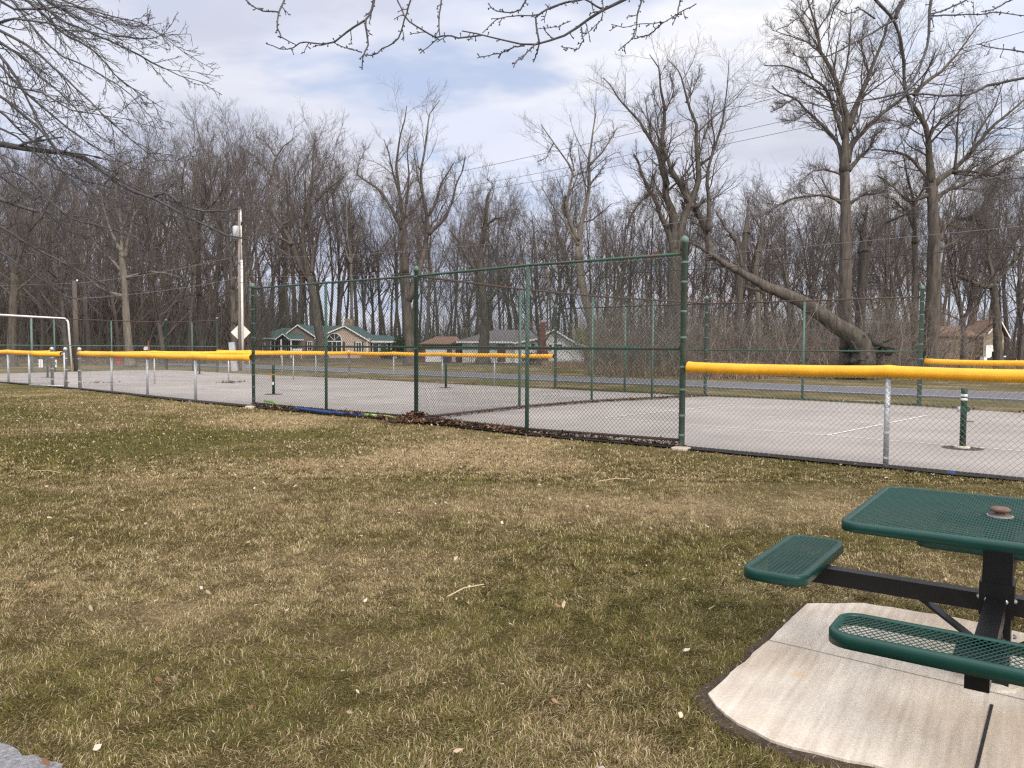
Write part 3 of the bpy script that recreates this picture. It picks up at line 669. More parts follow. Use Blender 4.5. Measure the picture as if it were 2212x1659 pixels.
# ---------------------------------------------------------------- pickleball net posts
def netpost(p, lab, strap=False, detail=False, h=.94, rot=.0):
    t = thing('net_post', lab, 'net post', (p[0], p[1], 0), rot, 'dark green net posts on the courts')
    mb = MB(); mb.lathe((0, 0, 0), [(.045, .0), (.045, h-.02), (.04, h), (.001, h)], 14); mb.build('post', M['net_green'], t, True)
    mb = MB(); mb.lathe((0, 0, 0), [(.30, .010), (.28, .018), (.05, .022), (.001, .022)], 20); mb.build('base_patch', M['debris'], t)
    if detail:
        mb = MB(); mb.lathe((0, 0, h-.19), [(.0465, 0), (.0465, .035)], 16); mb.lathe((0, 0, h-.13), [(.0465, 0), (.0465, .035)], 16); mb.build('white_band', M['white'], t)
        mb = MB(); mb.box((0, 0, h-.33), (.13, .10, .07)); mb.lathe((0, 0, h-.375), [(.055, 0), (.058, .08)], 12); mb.build('winch_housing', M['net_green'], t)
        mb = MB(); mb.lathe((-.075, 0, h-.37), [(.03, 0), (.035, .04), (.03, .08)], 10); mb.build('winch_wheel', M['zinc'], t)
        mb = MB(); mb.tube([(.04, 0, h-.52), (.12, -.01, h-.52), (.15, -.01, h-.515)], .012, 8); mb.build('cleat', M['net_green'], t)
        mb = MB(); mb.lathe((0, 0, 0), [(.11, .02), (.105, .04), (.05, .05)], 14); mb.build('base_collar', M['concrete'], t)
    if strap:
        mb = MB(); mb.box((-.05, -.02, .58), (.04, .06, .12)); mb.lathe((0, 0, .62), [(.048, 0), (.048, .03)], 12); mb.build('strap', M['orange'], t)
        mb = MB(); mb.box((0, -.046, .36), (.05, .006, .09)); mb.build('sticker', M['white'], t)
    return t
netpost(G(2079, 970), 'dark green net post with two white bands on the court behind the picnic table', detail=True, h=.95)
netpost(G(591, 852.5), 'dark green net post with orange strap behind the left bay of the tall fence', strap=True)
netpost(G(963, 838.5), 'plain dark green net post seen just right of the leaf-heaped corner post')
netpost(G(103, 816), 'dark green net post on the far left court seen through the open gate')
netpost(G(431, 808.8), 'distant dark green net post right of the galvanised fence post near the far corner')
netpost(UV(9.37, 9.6)+np.array([.3, 0]), 'dark green net post at the right edge of the far court side') if False else None

# ---------------------------------------------------------------- picnic table
e1 = np.array([.575, .818]); e2 = np.array([e1[1], -e1[0]]); TC = np.array([2.20, 3.49])
def ring(mb, hx, hy, rad, prof, ca=8):
    path = []
    for cx_, cy_, a0 in ((hx-rad, hy-rad, 0), (-hx+rad, hy-rad, 90), (-hx+rad, -hy+rad, 180), (hx-rad, -hy+rad, 270)):
        for k in range(ca+1): a = R(a0+90*k/ca); path.append((cx_, cy_, math.cos(a), math.sin(a)))
    V = np.array([[[cx_+(rad-i)*c, cy_+(rad-i)*s, z] for (i, z) in prof] for cx_, cy_, c, s in path]); n, k = V.shape[:2]
    a = np.arange(n)[:, None]; b = (a+1) % n; j = np.arange(k)[None]; j2 = (j+1) % k
    mb.add(V.reshape(-1, 3), [np.stack([a*k+j, b*k+j, b*k+j2, a*k+j2], -1).reshape(-1, 4)])
def lattice(mb, hx, hy, rad, z, px_=.036, py_=.0165, wd=.0024, th=.0026):
    nx_, ny_ = int(hx*2/px_)+3, int(hy*2/py_)+3; P = []
    for i in range(-nx_, nx_):
        for j in range(-ny_, ny_):
            if (i+j) % 2: continue
            x0, y0 = i*px_/2, j*py_/2
            for sx in (1, -1):
                x1, y1 = x0+sx*px_/2, y0+py_/2; mx, my = abs((x0+x1)/2), abs((y0+y1)/2)
                if mx > hx or my > hy: continue
                if mx > hx-rad and my > hy-rad and math.hypot(mx-hx+rad, my-hy+rad) > rad: continue
                P.append([[x0, y0, z], [x1, y1, z]])
    P = np.array(P); mb.tubes(P, np.full(P.shape[:2], wd), 4, False)
t = thing('picnic_table', 'square green mesh picnic table with black steel pedestal on the concrete slab', 'picnic table', (TC[0], TC[1], .012), math.atan2(e2[1], e2[0]))
TZ, SZ = .77, .46
H2 = .567; prof = [(0, -.042), (0, -.008), (.004, -.002), (.012, 0), (.026, 0), (.032, -.004), (.032, -.01), (.012, -.012), (.008, -.042)]
mb = MB(); ring(mb, H2, H2, .09, [(i, z+TZ) for i, z in prof]); top = mb.build('tabletop', M['table_green'], t, True)
mb = MB(); lattice(mb, H2-.022, H2-.022, .07, TZ-.006, .023, .042, .0029); mb.build('mesh_panel', M['table_green'], top)
mb = MB(); mb.lathe((.0, .0, TZ), [(.045, -.003), (.048, .004), (.02, .006), (.02, .018), (.04, .02), (.043, .030), (.03, .038), (.001, .040)], 16); mb.build('umbrella_hole_cap', M['brown_cap'], top, True)
mb = MB(); mb.lathe((.0, .0, TZ), [(.053, -.004), (.053, .002), (.04, .003)], 16); mb.build('umbrella_hole_plate', M['zinc'], top)
SR_ = [.90, .90, .885, .94]
for k in range(4):
    an = k*math.pi/2; ca, sa = math.cos(an), math.sin(an); rot = lambda v: np.array([v[:, 0]*ca-v[:, 1]*sa, v[:, 0]*sa+v[:, 1]*ca, v[:, 2]]).T
    mb = MB(); ring(mb, .150, .49 if k == 3 else .44, .085, [(i, (z if z > -.03 else z-.010)+SZ) for i, z in prof]); mb.V = [rot(v+np.array([SR_[k], 0, 0])) for v in mb.V]; s_ = mb.build('seat', M['table_green'], t, True)
    mb = MB(); lattice(mb, .467 if k == 3 else .417, .127, .066, SZ-.006, .023, .042, .0021)
    mb.V = [rot(np.stack([v[:, 1]+SR_[k], v[:, 0], v[:, 2]], -1)) for v in mb.V]; mb.build('mesh_panel', M['table_green'], s_)
    mb = MB(); mb.box(((1.02+.05)/2, 0, SZ-.086), (.97, .076, .08)); mb.V = [rot(v) for v in mb.V]; ar = mb.build('seat_arm', M['steel_black'], t)
    mb = MB(); mb.box((SR_[k], 0, SZ-.036), (.20, .16, .012)); mb.V = [rot(v) for v in mb.V]; mb.build('seat_bracket', M['steel_black'], ar)
    a_, b_ = np.array([.31, 0, SZ-.12]), np.array([.06, 0, .17]); dv = b_-a_
    mb = MB(); mb.box((a_+b_)/2, (np.linalg.norm(dv), .075, .012), 0, (0, math.atan2(-dv[2], dv[0]), 0)); 
    mb.V = [rot(v) for v in mb.V]; mb.build('brace', M['steel_black'], t)
    mb = MB()
    for yy_, z_ in ((-.035, SZ-.06), (.035, SZ-.06), (.035, .22)):
        c0 = np.array([[.064, yy_, z_], [.073, yy_, z_], [.078, yy_, z_]]); mb = MB(); mb.tube(rot(c0), [.011, .011, .006], 10); mb.build('bolt', M['zinc'], t)
mb = MB(); mb.box((0, 0, TZ/2-.03), (.115, .115, TZ-.04)); mb.box((0, 0, SZ-.06), (.135, .135, .15)); mb.box((0, 0, TZ-.035), (.5, .06, .03)); mb.box((0, 0, TZ-.0352), (.06, .5, .03)); mb.build('pedestal', M['steel_black'], t)
mb = MB(); r = np.random.default_rng(8); mb.lathe((0, 0, 0), [(.105, 0), (.10, .012), (.07, .022), (.05, .022)], 9); mb.build('grout_collar', M['concrete'], t)

# ---------------------------------------------------------------- branching
def branch(P, Rr, m, t0, t1, ang, ratio, k, rr, wob, trop, rs, fall=.55, minr=.003, cyc=None, lmax=None):
    n, kp, _ = P.shape; seg = np.linalg.norm(np.diff(P, axis=1), axis=2); Lp = seg.sum(1)
    N_ = n*m; par = np.repeat(np.arange(n), m)
    t = (t0+(t1-t0)*(np.tile(np.arange(m), n)+rs.random(N_))/m); f = t*(kp-1); i = np.clip(f.astype(int), 0, kp-2); fr = f-i
    A = P[par, i]; B = P[par, i+1]; S = A+(B-A)*fr[:, None]; T_ = B-A; T_ /= np.linalg.norm(T_, axis=1, keepdims=True)+1e-9
    rad = Rr[par, i]*(1-fr)+Rr[par, i+1]*fr
    q = rs.normal(size=(N_, 3)); q -= (q*T_).sum(1, keepdims=True)*T_; q /= np.linalg.norm(q, axis=1, keepdims=True)+1e-9
    a = np.radians(rs.uniform(ang[0], ang[1], N_))[:, None]; D = T_*np.cos(a)+q*np.sin(a)
    Ln = ratio*Lp[par]*(1-fall*t)*rs.uniform(.55, 1.3, N_)
    if lmax: Ln = np.minimum(Ln, lmax*rs.uniform(.6, 1.1, N_))
    out = np.zeros((N_, k, 3)); out[:, 0] = S
    for j in range(1, k):
        D = D+rs.normal(0, wob, (N_, 3))+np.array(trop); D /= np.linalg.norm(D, axis=1, keepdims=True); out[:, j] = out[:, j-1]+D*(Ln/(k-1))[:, None]
    r0 = np.maximum(np.minimum(rad*rr*rs.uniform(.75, 1.1, N_), rad*.9), minr); rend = np.maximum(r0*.35, minr*.7)
    return out, r0[:, None]+(rend-r0)[:, None]*np.linspace(0, 1, k)**1.0
def limb(pts, depth, w0, w1, k=12, rs=None, dvar=.0, start_depth=None):
    """a limb traced from the photo, w in photo px, given its real distance and its own drift in depth"""
    pts = np.array(pts, float); s = np.concatenate([[0], np.cumsum(np.linalg.norm(np.diff(pts, axis=0), axis=1))]); s /= s[-1]
    t = np.linspace(0, 1, k); x = np.interp(t, s, pts[:, 0]); y = np.interp(t, s, pts[:, 1])
    if rs is not None: x = x+rs.normal(0, .6, k)*(t > .05); y = y+rs.normal(0, .6, k)*(t > .05)
    dd = depth+(dvar*t)
    P = np.array([AT(a, b, d) for a, b, d in zip(x, y, dd)]); ww = w0+(w1-w0)*t**.85
    return P, ww/FPX*dd/2
def traced_tree(name, label, depth, trunk, limbs, mats=('bark', 'twig'), seed=0, dens=1., tw=.007, spread=.28, trop=(0, 0, .10), flare=1.7, group=None, basey=None, l2len=.30, sides=10, crown_extra=None, cat='tree'):
    rs = np.random.default_rng(seed); tp, w0, w1 = trunk; P, Rr = limb(tp, depth, w0, w1, 16, rs)
    P[:, 2] = np.maximum(P[:, 2], -.05)
    if P[0, 2] > -.04: P = np.concatenate([[[P[0, 0], P[0, 1], -.08]], P]); Rr = np.concatenate([[Rr[0]], Rr])
    Rr = Rr*(1+(flare-1)*np.exp(-np.maximum(P[:, 2], 0)/.55))
    rt = thing(name, label, cat, (P[0, 0], P[0, 1], 0), 0, group)
    rt.location = (P[0, 0], P[0, 1], 0)
    Rr = Rr*.90
    tr = MB(); tr.gnarl(P, Rr, 16, .11, 46, seed)
    LP, LR = [], []
    for lb in limbs:
        lp, a, b = lb[:3]; Ld = math.hypot(lp[-1][0]-lp[0][0], lp[-1][1]-lp[0][1])/FPX*depth
        q, rr_ = limb(lp, depth, a, b, 12, rs, rs.uniform(-1, 1)*spread*Ld); rr_ = rr_*.92*(1+.35*np.exp(-np.linspace(0, 1, 12)*9)); LP.append(q); LR.append(rr_)
    LP, LR = np.array(LP), np.array(LR)
    for li, (a, b) in enumerate(zip(LP, LR)): tr.gnarl(a, b, 10 if b[0] > .1 else 7, .09, 26, seed+li)
    tb = tr.build('trunk', M[mats[0]], rt, True)
    cr = MB(); m2 = int(11*dens)
    P2, R2 = branch(LP, LR, m2, .12, .98, (25, 58), l2len*1.15, 7, .40, .14, trop, rs, .35, tw*.95, lmax=4.6)
    P3, R3 = branch(P2, R2, 8, .15, 1., (25, 58), .50, 5, .6, .17, trop, rs, .3, tw*.75)
    P4, R4 = branch(P3, R3, 6, .15, 1., (20, 55), .55, 3, .7, .16, trop, rs, .2, tw*.65)
    cr.tubes(P2, R2, 5); cr.tubes(P3, R3, 3, False); cr.tubes(P4, R4, 3, False)
    cr.build('crown', M[mats[1]], rt)
    reparent(rt); return rt

# A: twin-forked tree in front of the green-roofed house
traced_tree('bare_tree', 'forked bare tree standing in front of the green-roofed house', 80, ([(697, 781), (692, 730), (685, 690), (678, 640), (668, 600)], 23, 17), [
    ([(668, 602), (651, 580), (631, 528), (607, 480), (587, 460), (575, 409), (587, 381), (595, 337), (611, 317), (635, 300)], 13, 2),
    ([(668, 602), (658, 560), (651, 500), (670, 448), (670, 413), (675, 381), (676, 337), (682, 288)], 11, 1.5),
    ([(672, 590), (676, 540), (675, 496), (667, 455)], 8, 2), ([(670, 448), (692, 425), (714, 405), (746, 381)], 6, 1.5),
    ([(631, 528), (600, 512), (575, 508), (552, 500)], 5, 1.5), ([(610, 485), (640, 470), (665, 470)], 5, 2), ([(587, 381), (560, 350), (530, 320)], 4, 1.3), ([(595, 337), (577, 310), (552, 292)], 3.5, 1.2)], seed=21, tw=.009)
# B: centre pair
traced_tree('bare_tree', 'tallest bare tree behind the fence centre, with two spreading trunks', 67, ([(886, 792), (884, 740), (880, 690), (878, 640), (876, 590)], 24, 17), [
    ([(876, 592), (874, 530), (872, 476), (863, 416), (855, 357), (863, 301), (875, 254), (878, 228)], 14, 1.8),
    ([(869, 495), (847, 452), (823, 412), (800, 397), (772, 378)], 9, 3.5), ([(880, 650), (900, 600), (919, 535), (925, 504), (921, 456), (911, 416), (907, 381), (915, 337), (923, 286), (927, 238), (950, 216)], 15, 1.5),
    ([(925, 506), (958, 476), (978, 436), (984, 401), (1002, 365), (1006, 337)], 9, 2), ([(925, 466), (942, 440), (952, 397), (982, 349)], 7, 1.6), ([(874, 470), (900, 448), (912, 420)], 6, 3),
    ([(863, 416), (850, 380), (842, 340), (830, 300)], 6, 1.5), ([(878, 440), (884, 380), (880, 330), (886, 290)], 6, 1.5), ([(911, 416), (900, 370), (893, 320)], 4, 1.2), ([(772, 378), (776, 350), (790, 320)], 2.2, 1)], seed=22, tw=.008)
# C: snag
traced_tree('broken_tree', 'broken-topped bare tree in front of the white house with brick chimney', 74, ([(1043, 786), (1046, 740), (1047, 700), (1043, 650), (1038, 600), (1034, 560)], 25, 17), [
    ([(1034, 562), (1042, 508), (1051, 476), (1051, 436), (1056, 416)], 12, 7), ([(1034, 590), (1020, 575), (1002, 547), (990, 520), (972, 496)], 8, 4.5), ([(1050, 488), (1069, 472), (1095, 468)], 6, 2.5),
    ([(1056, 420), (1066, 400), (1052, 385)], 3, 1.2), ([(1044, 660), (1062, 640), (1095, 600), (1120, 560), (1140, 520)], 9, 2), ([(1046, 700), (1070, 660), (1100, 620)], 7, 2)], seed=23, dens=.8, tw=.008)
# D
traced_tree('bare_tree', 'tall bare tree with narrow crown directly right of the white house', 62, ([(1291, 796), (1288, 760), (1283, 720), (1268, 660), (1256, 610), (1250, 560)], 27, 16), [
    ([(1250, 562), (1250, 516), (1256, 476), (1268, 436), (1274, 397), (1270, 357), (1280, 297), (1288, 238), (1282, 220)], 14, 1.8),
    ([(1248, 520), (1238, 496), (1226, 464), (1224, 436), (1232, 397), (1240, 369), (1228, 353), (1196, 309), (1169, 270)], 10, 1.8), ([(1226, 470), (1214, 450), (1224, 425)], 7, 5), ([(1272, 357), (1300, 329), (1319, 301), (1335, 274)], 6, 1.5),
    ([(1291, 780), (1305, 720), (1330, 650), (1352, 570), (1366, 500), (1372, 440)], 17, 2), ([(1240, 369), (1232, 330), (1238, 300)], 4, 1.3), ([(1250, 530), (1220, 480), (1190, 440), (1168, 400)], 6, 1.5), ([(1274, 400), (1290, 380), (1310, 350)], 4, 1.4), ([(1196, 309), (1180, 340), (1160, 350)], 3, 1)], ('bark_pale', 'twig'), seed=24, tw=.008)
# E
traced_tree('bare_tree', 'huge many-limbed bare tree rising behind the tall right corner post', 58, ([(1450, 800), (1452, 740), (1455, 680), (1456, 620), (1458, 520)], 40, 30), [
    ([(1458, 540), (1458, 468), (1438, 428), (1438, 377), (1426, 325), (1434, 278), (1438, 238), (1426, 198), (1426, 151), (1403, 117)], 22, 1.8),
    ([(1442, 400), (1420, 325), (1403, 297), (1383, 262), (1359, 238), (1335, 210), (1315, 178), (1303, 168)], 11, 1.8),
    ([(1462, 540), (1466, 508), (1482, 456), (1510, 405), (1510, 357), (1498, 325), (1510, 293), (1502, 254), (1482, 222), (1478, 186), (1466, 147), (1442, 128)], 20, 1.5),
    ([(1455, 530), (1440, 490), (1426, 468), (1418, 436), (1406, 416), (1387, 381), (1381, 353), (1369, 335)], 13, 5), ([(1494, 448), (1474, 408), (1454, 373), (1442, 345), (1436, 320)], 16, 8),
    ([(1540, 560), (1524, 500), (1500, 440), (1474, 408)], 14, 12), ([(1530, 500), (1532, 440), (1525, 380), (1540, 330), (1560, 270), (1570, 200), (1575, 130)], 10, 1.5),
    ([(1510, 357), (1535, 340), (1545, 300), (1535, 250), (1545, 200)], 6, 1.4), ([(1426, 325), (1405, 300), (1400, 250), (1392, 210)], 5, 1.3), ([(1438, 238), (1455, 200), (1448, 160)], 5, 1.3), ([(1482, 222), (1500, 190), (1512, 150)], 4, 1.3), ([(1520, 300), (1532, 260), (1528, 215)], 4, 1.2), ([(1406, 416), (1380, 440), (1360, 470), (1352, 520)], 6, 2.)], ('bark', 'twig'), seed=25, dens=1.4, tw=.008)
# F leaning
traced_tree('leaning_tree', 'massive tree leaning far left from a torn root mound behind the far fence', 41, ([(1872, 800), (1869, 765), (1862, 742), (1840, 722), (1811, 706), (1767, 674), (1729, 650), (1663, 624), (1622, 600), (1591, 582)], 52, 17), [
    ([(1591, 582), (1572, 574), (1540, 552), (1510, 532), (1488, 520)], 15, 5), ([(1608, 590), (1598, 550), (1589, 516), (1568, 507)], 9, 5), ([(1589, 518), (1566, 490), (1546, 456)], 8, 3), ([(1706, 641), (1693, 575), (1675, 546), (1660, 500)], 7, 1.5),
    ([(1632, 604), (1638, 570), (1650, 520), (1672, 480)], 5, 1.4), ([(1663, 620), (1655, 600), (1640, 560)], 5, 1.4), ([(1811, 706), (1805, 670), (1812, 630), (1800, 590)], 6, 1.5), ([(1650, 632), (1620, 622), (1604, 618)], 6, 3.5), ([(1572, 574), (1540, 580), (1500, 596)], 6, 2)], ('bark', 'twig'), seed=26, dens=.7, tw=.006, flare=1.15, trop=(0, 0, .16), spread=.15)
rs = np.random.default_rng(77)
P0 = AT(1868, 800, 41); mb = MB(); rr_ = []
for k in range(80):
    a = rs.uniform(0, 6.28); e = rs.uniform(-.2, 1.2); L_ = rs.uniform(.5, 1.3); c = np.array([P0[0]+rs.normal(0, .45), P0[1]+rs.normal(0, .3), rs.uniform(.1, 1.9)])
    d = np.array([math.cos(a)*math.cos(e), math.sin(a)*math.cos(e), math.sin(e)*.8]); pp = [c]
    for j in range(4): d = d+rs.normal(0, .35, 3); d /= np.linalg.norm(d); pp.append(pp[-1]+d*L_/4)
    mb.tube(pp, np.linspace(.17, .04, 5)*rs.uniform(.5, 1.3), 7)
lt = [o for o in bpy.data.objects if o.name.startswith('leaning_tree')][0]
o = mb.build('roots', M['bark_dark'], lt, True); o.matrix_parent_inverse = lt.matrix_world.inverted()
# snags
traced_tree('dead_snag', 'dark pointed dead snag between the huge tree and the big right tree', 52, ([(1597, 800), (1596, 740), (1597, 680), (1598, 610), (1606, 560), (1612, 500)], 16, 14), [([(1612, 505), (1613, 480), (1616, 450), (1617, 430)], 14, 2)], ('bark', 'twig'), seed=27, dens=.15, flare=1.2)
traced_tree('dead_snag', 'splintered reddish snag just right of the dark pointed snag', 50, ([(1638, 800), (1640, 740), (1638, 660), (1632, 590), (1639, 542)], 12, 10), [([(1639, 545), (1648, 512), (1644, 475), (1636, 443)], 9, 1.5)], ('bark_pale', 'twig'), seed=28, dens=.15, flare=1.1)
traced_tree('dead_snag', 'ragged ivy-dark snag right beside the trunk of the big right tree', 47, ([(1856, 806), (1857, 740), (1858, 680), (1866, 600), (1866, 540)], 24, 22), [([(1866, 545), (1864, 500), (1872, 462), (1874, 438)], 20, 2), ([(1868, 560), (1882, 516), (1908, 482), (1942, 469), (1968, 456)], 13, 3), ([(1866, 520), (1852, 490), (1848, 470)], 6, 2)], ('bark_dark', 'twig'), seed=29, dens=.8, tw=.007)
# G
traced_tree('bare_tree', 'big dark bare tree with wide round crown at right of the photo', 42, ([(1829, 818), (1828, 740), (1826, 660), (1826, 560), (1826, 460), (1824, 366)], 33, 23), [
    ([(1824, 372), (1826, 301), (1830, 258), (1813, 193), (1796, 150), (1770, 107), (1766, 64), (1744, 0), (1735, -40)], 18, 2.2), ([(1828, 350), (1838, 315), (1860, 288), (1895, 254), (1933, 224), (1964, 202)], 15, 4),
    ([(1830, 280), (1842, 250), (1856, 215), (1878, 159), (1908, 86), (1921, 34), (1951, 0)], 13, 3), ([(1822, 360), (1812, 315), (1792, 284), (1761, 258), (1744, 241), (1718, 211), (1684, 202), (1667, 185)], 10, 2.5),
    ([(1824, 300), (1812, 265), (1800, 232), (1787, 193), (1757, 168), (1701, 142), (1650, 142)], 10, 2), ([(1787, 130), (1744, 90), (1718, 82), (1667, 64)], 5, 1.5), ([(1832, 368), (1856, 340), (1882, 318), (1882, 297), (1912, 275)], 11, 3),
    ([(1818, 378), (1783, 366), (1757, 370), (1727, 391)], 5, 1.5), ([(1820, 440), (1800, 425), (1770, 421), (1706, 430), (1667, 452), (1640, 470)], 8, 2), ([(1834, 440), (1865, 421), (1903, 415), (1935, 395)], 7, 2.5), ([(1813, 193), (1830, 140), (1836, 80), (1840, 20)], 6, 1.8),
    ([(1718, 211), (1690, 230), (1668, 240)], 4, 1.3), ([(1744, 241), (1716, 262), (1690, 258)], 4, 1.3), ([(1757, 168), (1738, 130), (1700, 110)], 4, 1.3), ([(1770, 107), (1740, 60), (1716, 20)], 4, 1.5), ([(1878, 159), (1860, 110), (1865, 50)], 5, 1.5), ([(1766, 64), (1790, 30), (1800, -10)], 4, 1.5)], ('bark', 'twig'), seed=30, dens=1.9, tw=.0065, trop=(0, 0, .07), l2len=.34)
# H
traced_tree('bare_tree', 'thick-trunked bare tree with ascending limbs near the right photo edge', 46, ([(2010, 815), (2012, 740), (2013, 680), (2017, 600), (2018, 520), (2015, 440), (2010, 390)], 37, 22), [
    ([(2010, 395), (2007, 335), (2004, 280), (1989, 254), (1968, 224), (1955, 189), (1951, 129), (1938, 64)], 17, 3), ([(2016, 400), (2030, 385), (2058, 370), (2097, 331), (2140, 275), (2183, 241), (2230, 200)], 13, 3),
    ([(2006, 385), (1981, 357), (1959, 335), (1933, 327), (1882, 323)], 8, 3), ([(2062, 368), (2067, 320), (2067, 280), (2075, 206), (2085, 150)], 6, 1.5), ([(2030, 520), (2041, 486), (2071, 469), (2105, 473), (2136, 495)], 9, 3),
    ([(2006, 420), (1981, 432), (1959, 434), (1929, 404), (1895, 378)], 9, 2.5), ([(1975, 205), (1990, 185), (2028, 159), (2062, 125), (2097, 77), (2123, 43)], 9, 2), ([(2015, 440), (2040, 410), (2080, 400), (2140, 360), (2200, 330), (2260, 300)], 9, 2.5), ([(2028, 540), (2070, 520), (2130, 440), (2160, 380)], 7, 2),
    ([(2004, 300), (2030, 260), (2060, 240), (2100, 200)], 7, 1.6), ([(2097, 331), (2110, 290), (2150, 230), (2170, 170)], 6, 1.5), ([(2058, 370), (2110, 370), (2170, 390), (2230, 380)], 6, 1.6), ([(1989, 250), (1970, 270), (1940, 275)], 5, 2)], ('bark', 'twig'), seed=31, dens=2.0, tw=.0065, trop=(0, 0, .06), l2len=.34)
traced_tree('bare_tree', 'slimmer bare tree close beside the thick trunk at the right', 50, ([(1978, 808), (1977, 740), (1976, 660), (1976, 600), (1976, 520)], 16, 12), [([(1976, 525), (1976, 470), (1972, 430), (1960, 380), (1950, 330)], 11, 2), ([(1976, 500), (1960, 460), (1930, 430), (1900, 420)], 7, 1.5), ([(1976, 440), (1998, 400), (2005, 350)], 6, 2)], ('bark', 'twig'), seed=32, dens=1.5, tw=.007)
# I
traced_tree('bare_tree', 'rightmost bare tree with one long limb hooking down to the left', 60, ([(2158, 792), (2155, 740), (2153, 688), (2148, 640), (2144, 602)], 20, 15), [
    ([(2148, 615), (2123, 621), (2095, 606), (2071, 594), (2050, 596), (2028, 604)], 12, 6), ([(2146, 605), (2136, 560), (2134, 516), (2130, 470), (2140, 420)], 9, 2), ([(2150, 610), (2165, 592), (2191, 563), (2230, 540)], 9, 4),
    ([(2080, 592), (2090, 550), (2097, 516), (2131, 451), (2157, 378), (2183, 327)], 6, 1.5), ([(2060, 594), (2066, 560), (2060, 520), (2070, 480)], 4, 1.3), ([(2190, 565), (2196, 520), (2210, 480)], 5, 1.4), ([(2136, 516), (2120, 490), (2110, 460)], 4, 1.4)], ('bark', 'twig'), seed=33, dens=1.6, tw=.008)
# J left
traced_tree('bare_tree', 'pale-trunked bare tree in the left wood with heavy sideways limbs', 58, ([(282, 795), (278, 750), (274, 700), (271, 652), (268, 600), (264, 547)], 19, 13), [
    ([(270, 555), (276, 520), (290, 464), (305, 445), (321, 428)], 7, 3), ([(264, 550), (262, 500), (258, 460), (250, 410), (255, 360)], 9, 2), ([(271, 600), (300, 592), (329, 587), (360, 590), (390, 600)], 7, 2.5), ([(268, 640), (240, 632), (215, 622), (180, 590)], 8, 2.5), ([(268, 590), (240, 560), (215, 540), (190, 500)], 7, 2),
    ([(264, 548), (240, 500), (225, 450), (215, 400)], 7, 2), ([(290, 464), (285, 420), (300, 380)], 5, 1.5), ([(262, 500), (285, 440), (290, 400), (310, 350)], 5, 1.5)], ('bark_pale', 'twig'), seed=34, dens=1.2, tw=.009)
traced_tree('bare_tree', 'stout bare tree at the far left edge behind the white pipe frame', 56, ([(24, 800), (25, 750), (27, 700), (30, 640), (32, 590)], 22, 16), [
    ([(32, 595), (20, 560), (5, 530), (-10, 480)], 9, 3), ([(32, 595), (45, 550), (62, 500), (75, 440), (90, 390)], 10, 2), ([(30, 630), (60, 610), (90, 580), (120, 540)], 7, 2), ([(29, 640), (5, 620), (-20, 600)], 7, 2), ([(45, 550), (35, 500), (38, 440), (30, 390)], 7, 2), ([(62, 500), (90, 470), (110, 430), (130, 400)], 5, 1.5)], ('bark', 'twig'), seed=35, dens=1.2, tw=.009)
traced_tree('bare_tree', 'dark bare tree in the wood left of the utility pole', 66, ([(436, 790), (434, 730), (432, 680), (430, 635)], 13, 11), [
    ([(430, 640), (428, 560), (427, 516), (440, 456), (460, 400), (472, 350)], 10, 2), ([(429, 580), (415, 520), (400, 470), (392, 410), (398, 350)], 7, 2), ([(432, 540), (425, 480), (422, 420), (430, 350)], 6, 1.6), ([(440, 460), (470, 430), (490, 390), (495, 340)], 5, 1.5), ([(415, 520), (385, 490), (360, 440), (350, 380)], 5, 1.5), ([(426, 500), (445, 420), (440, 360)], 5, 1.5)], ('bark_dark', 'twig'), seed=36, dens=1.3, tw=.009)
traced_tree('bare_tree', 'bare tree directly behind the utility pole with limbs either side', 64, ([(506, 790), (505, 720), (503, 660), (501, 620)], 15, 12), [
    ([(502, 625), (497, 560), (490, 510), (478, 470), (464, 421), (450, 370), (440, 335)], 9, 1.8), ([(506, 700), (520, 650), (534, 595), (551, 528), (571, 476), (590, 430)], 11, 2), ([(499, 560), (505, 500), (500, 440), (510, 380), (515, 340)], 6, 1.6), ([(490, 510), (470, 495), (450, 440), (430, 410)], 5, 1.5), ([(551, 528), (560, 480), (555, 430), (565, 390)], 5, 1.5)], ('bark', 'twig'), seed=37, dens=1.3, tw=.009)
# slim pale trunks
for lab, dpt, tp, ww, sd in (('slender pale-barked trunk rising behind the green-roofed house', 118, [(762, 775), (762, 700), (760, 640), (758, 570), (750, 500), (748, 440)], 7, 41), ('slender pale-barked trunk rising behind the white gable', 96, [(1190, 780), (1190, 700), (1188, 640), (1180, 580), (1176, 520)], 6, 42)):
    traced_tree('pale_tree', lab, dpt, (tp[:4], ww, ww*.8), [(tp[3:], ww*.75, 2), ([tp[3], (tp[3][0]+14, tp[3][1]-50), (tp[3][0]+24, tp[3][1]-90)], 4, 1.5), ([tp[3], (tp[3][0]-16, tp[3][1]-40), (tp[3][0]-22, tp[3][1]-80)], 4, 1.5)], ('bark_pale', 'twig'), seed=sd, tw=.011, flare=1.1)

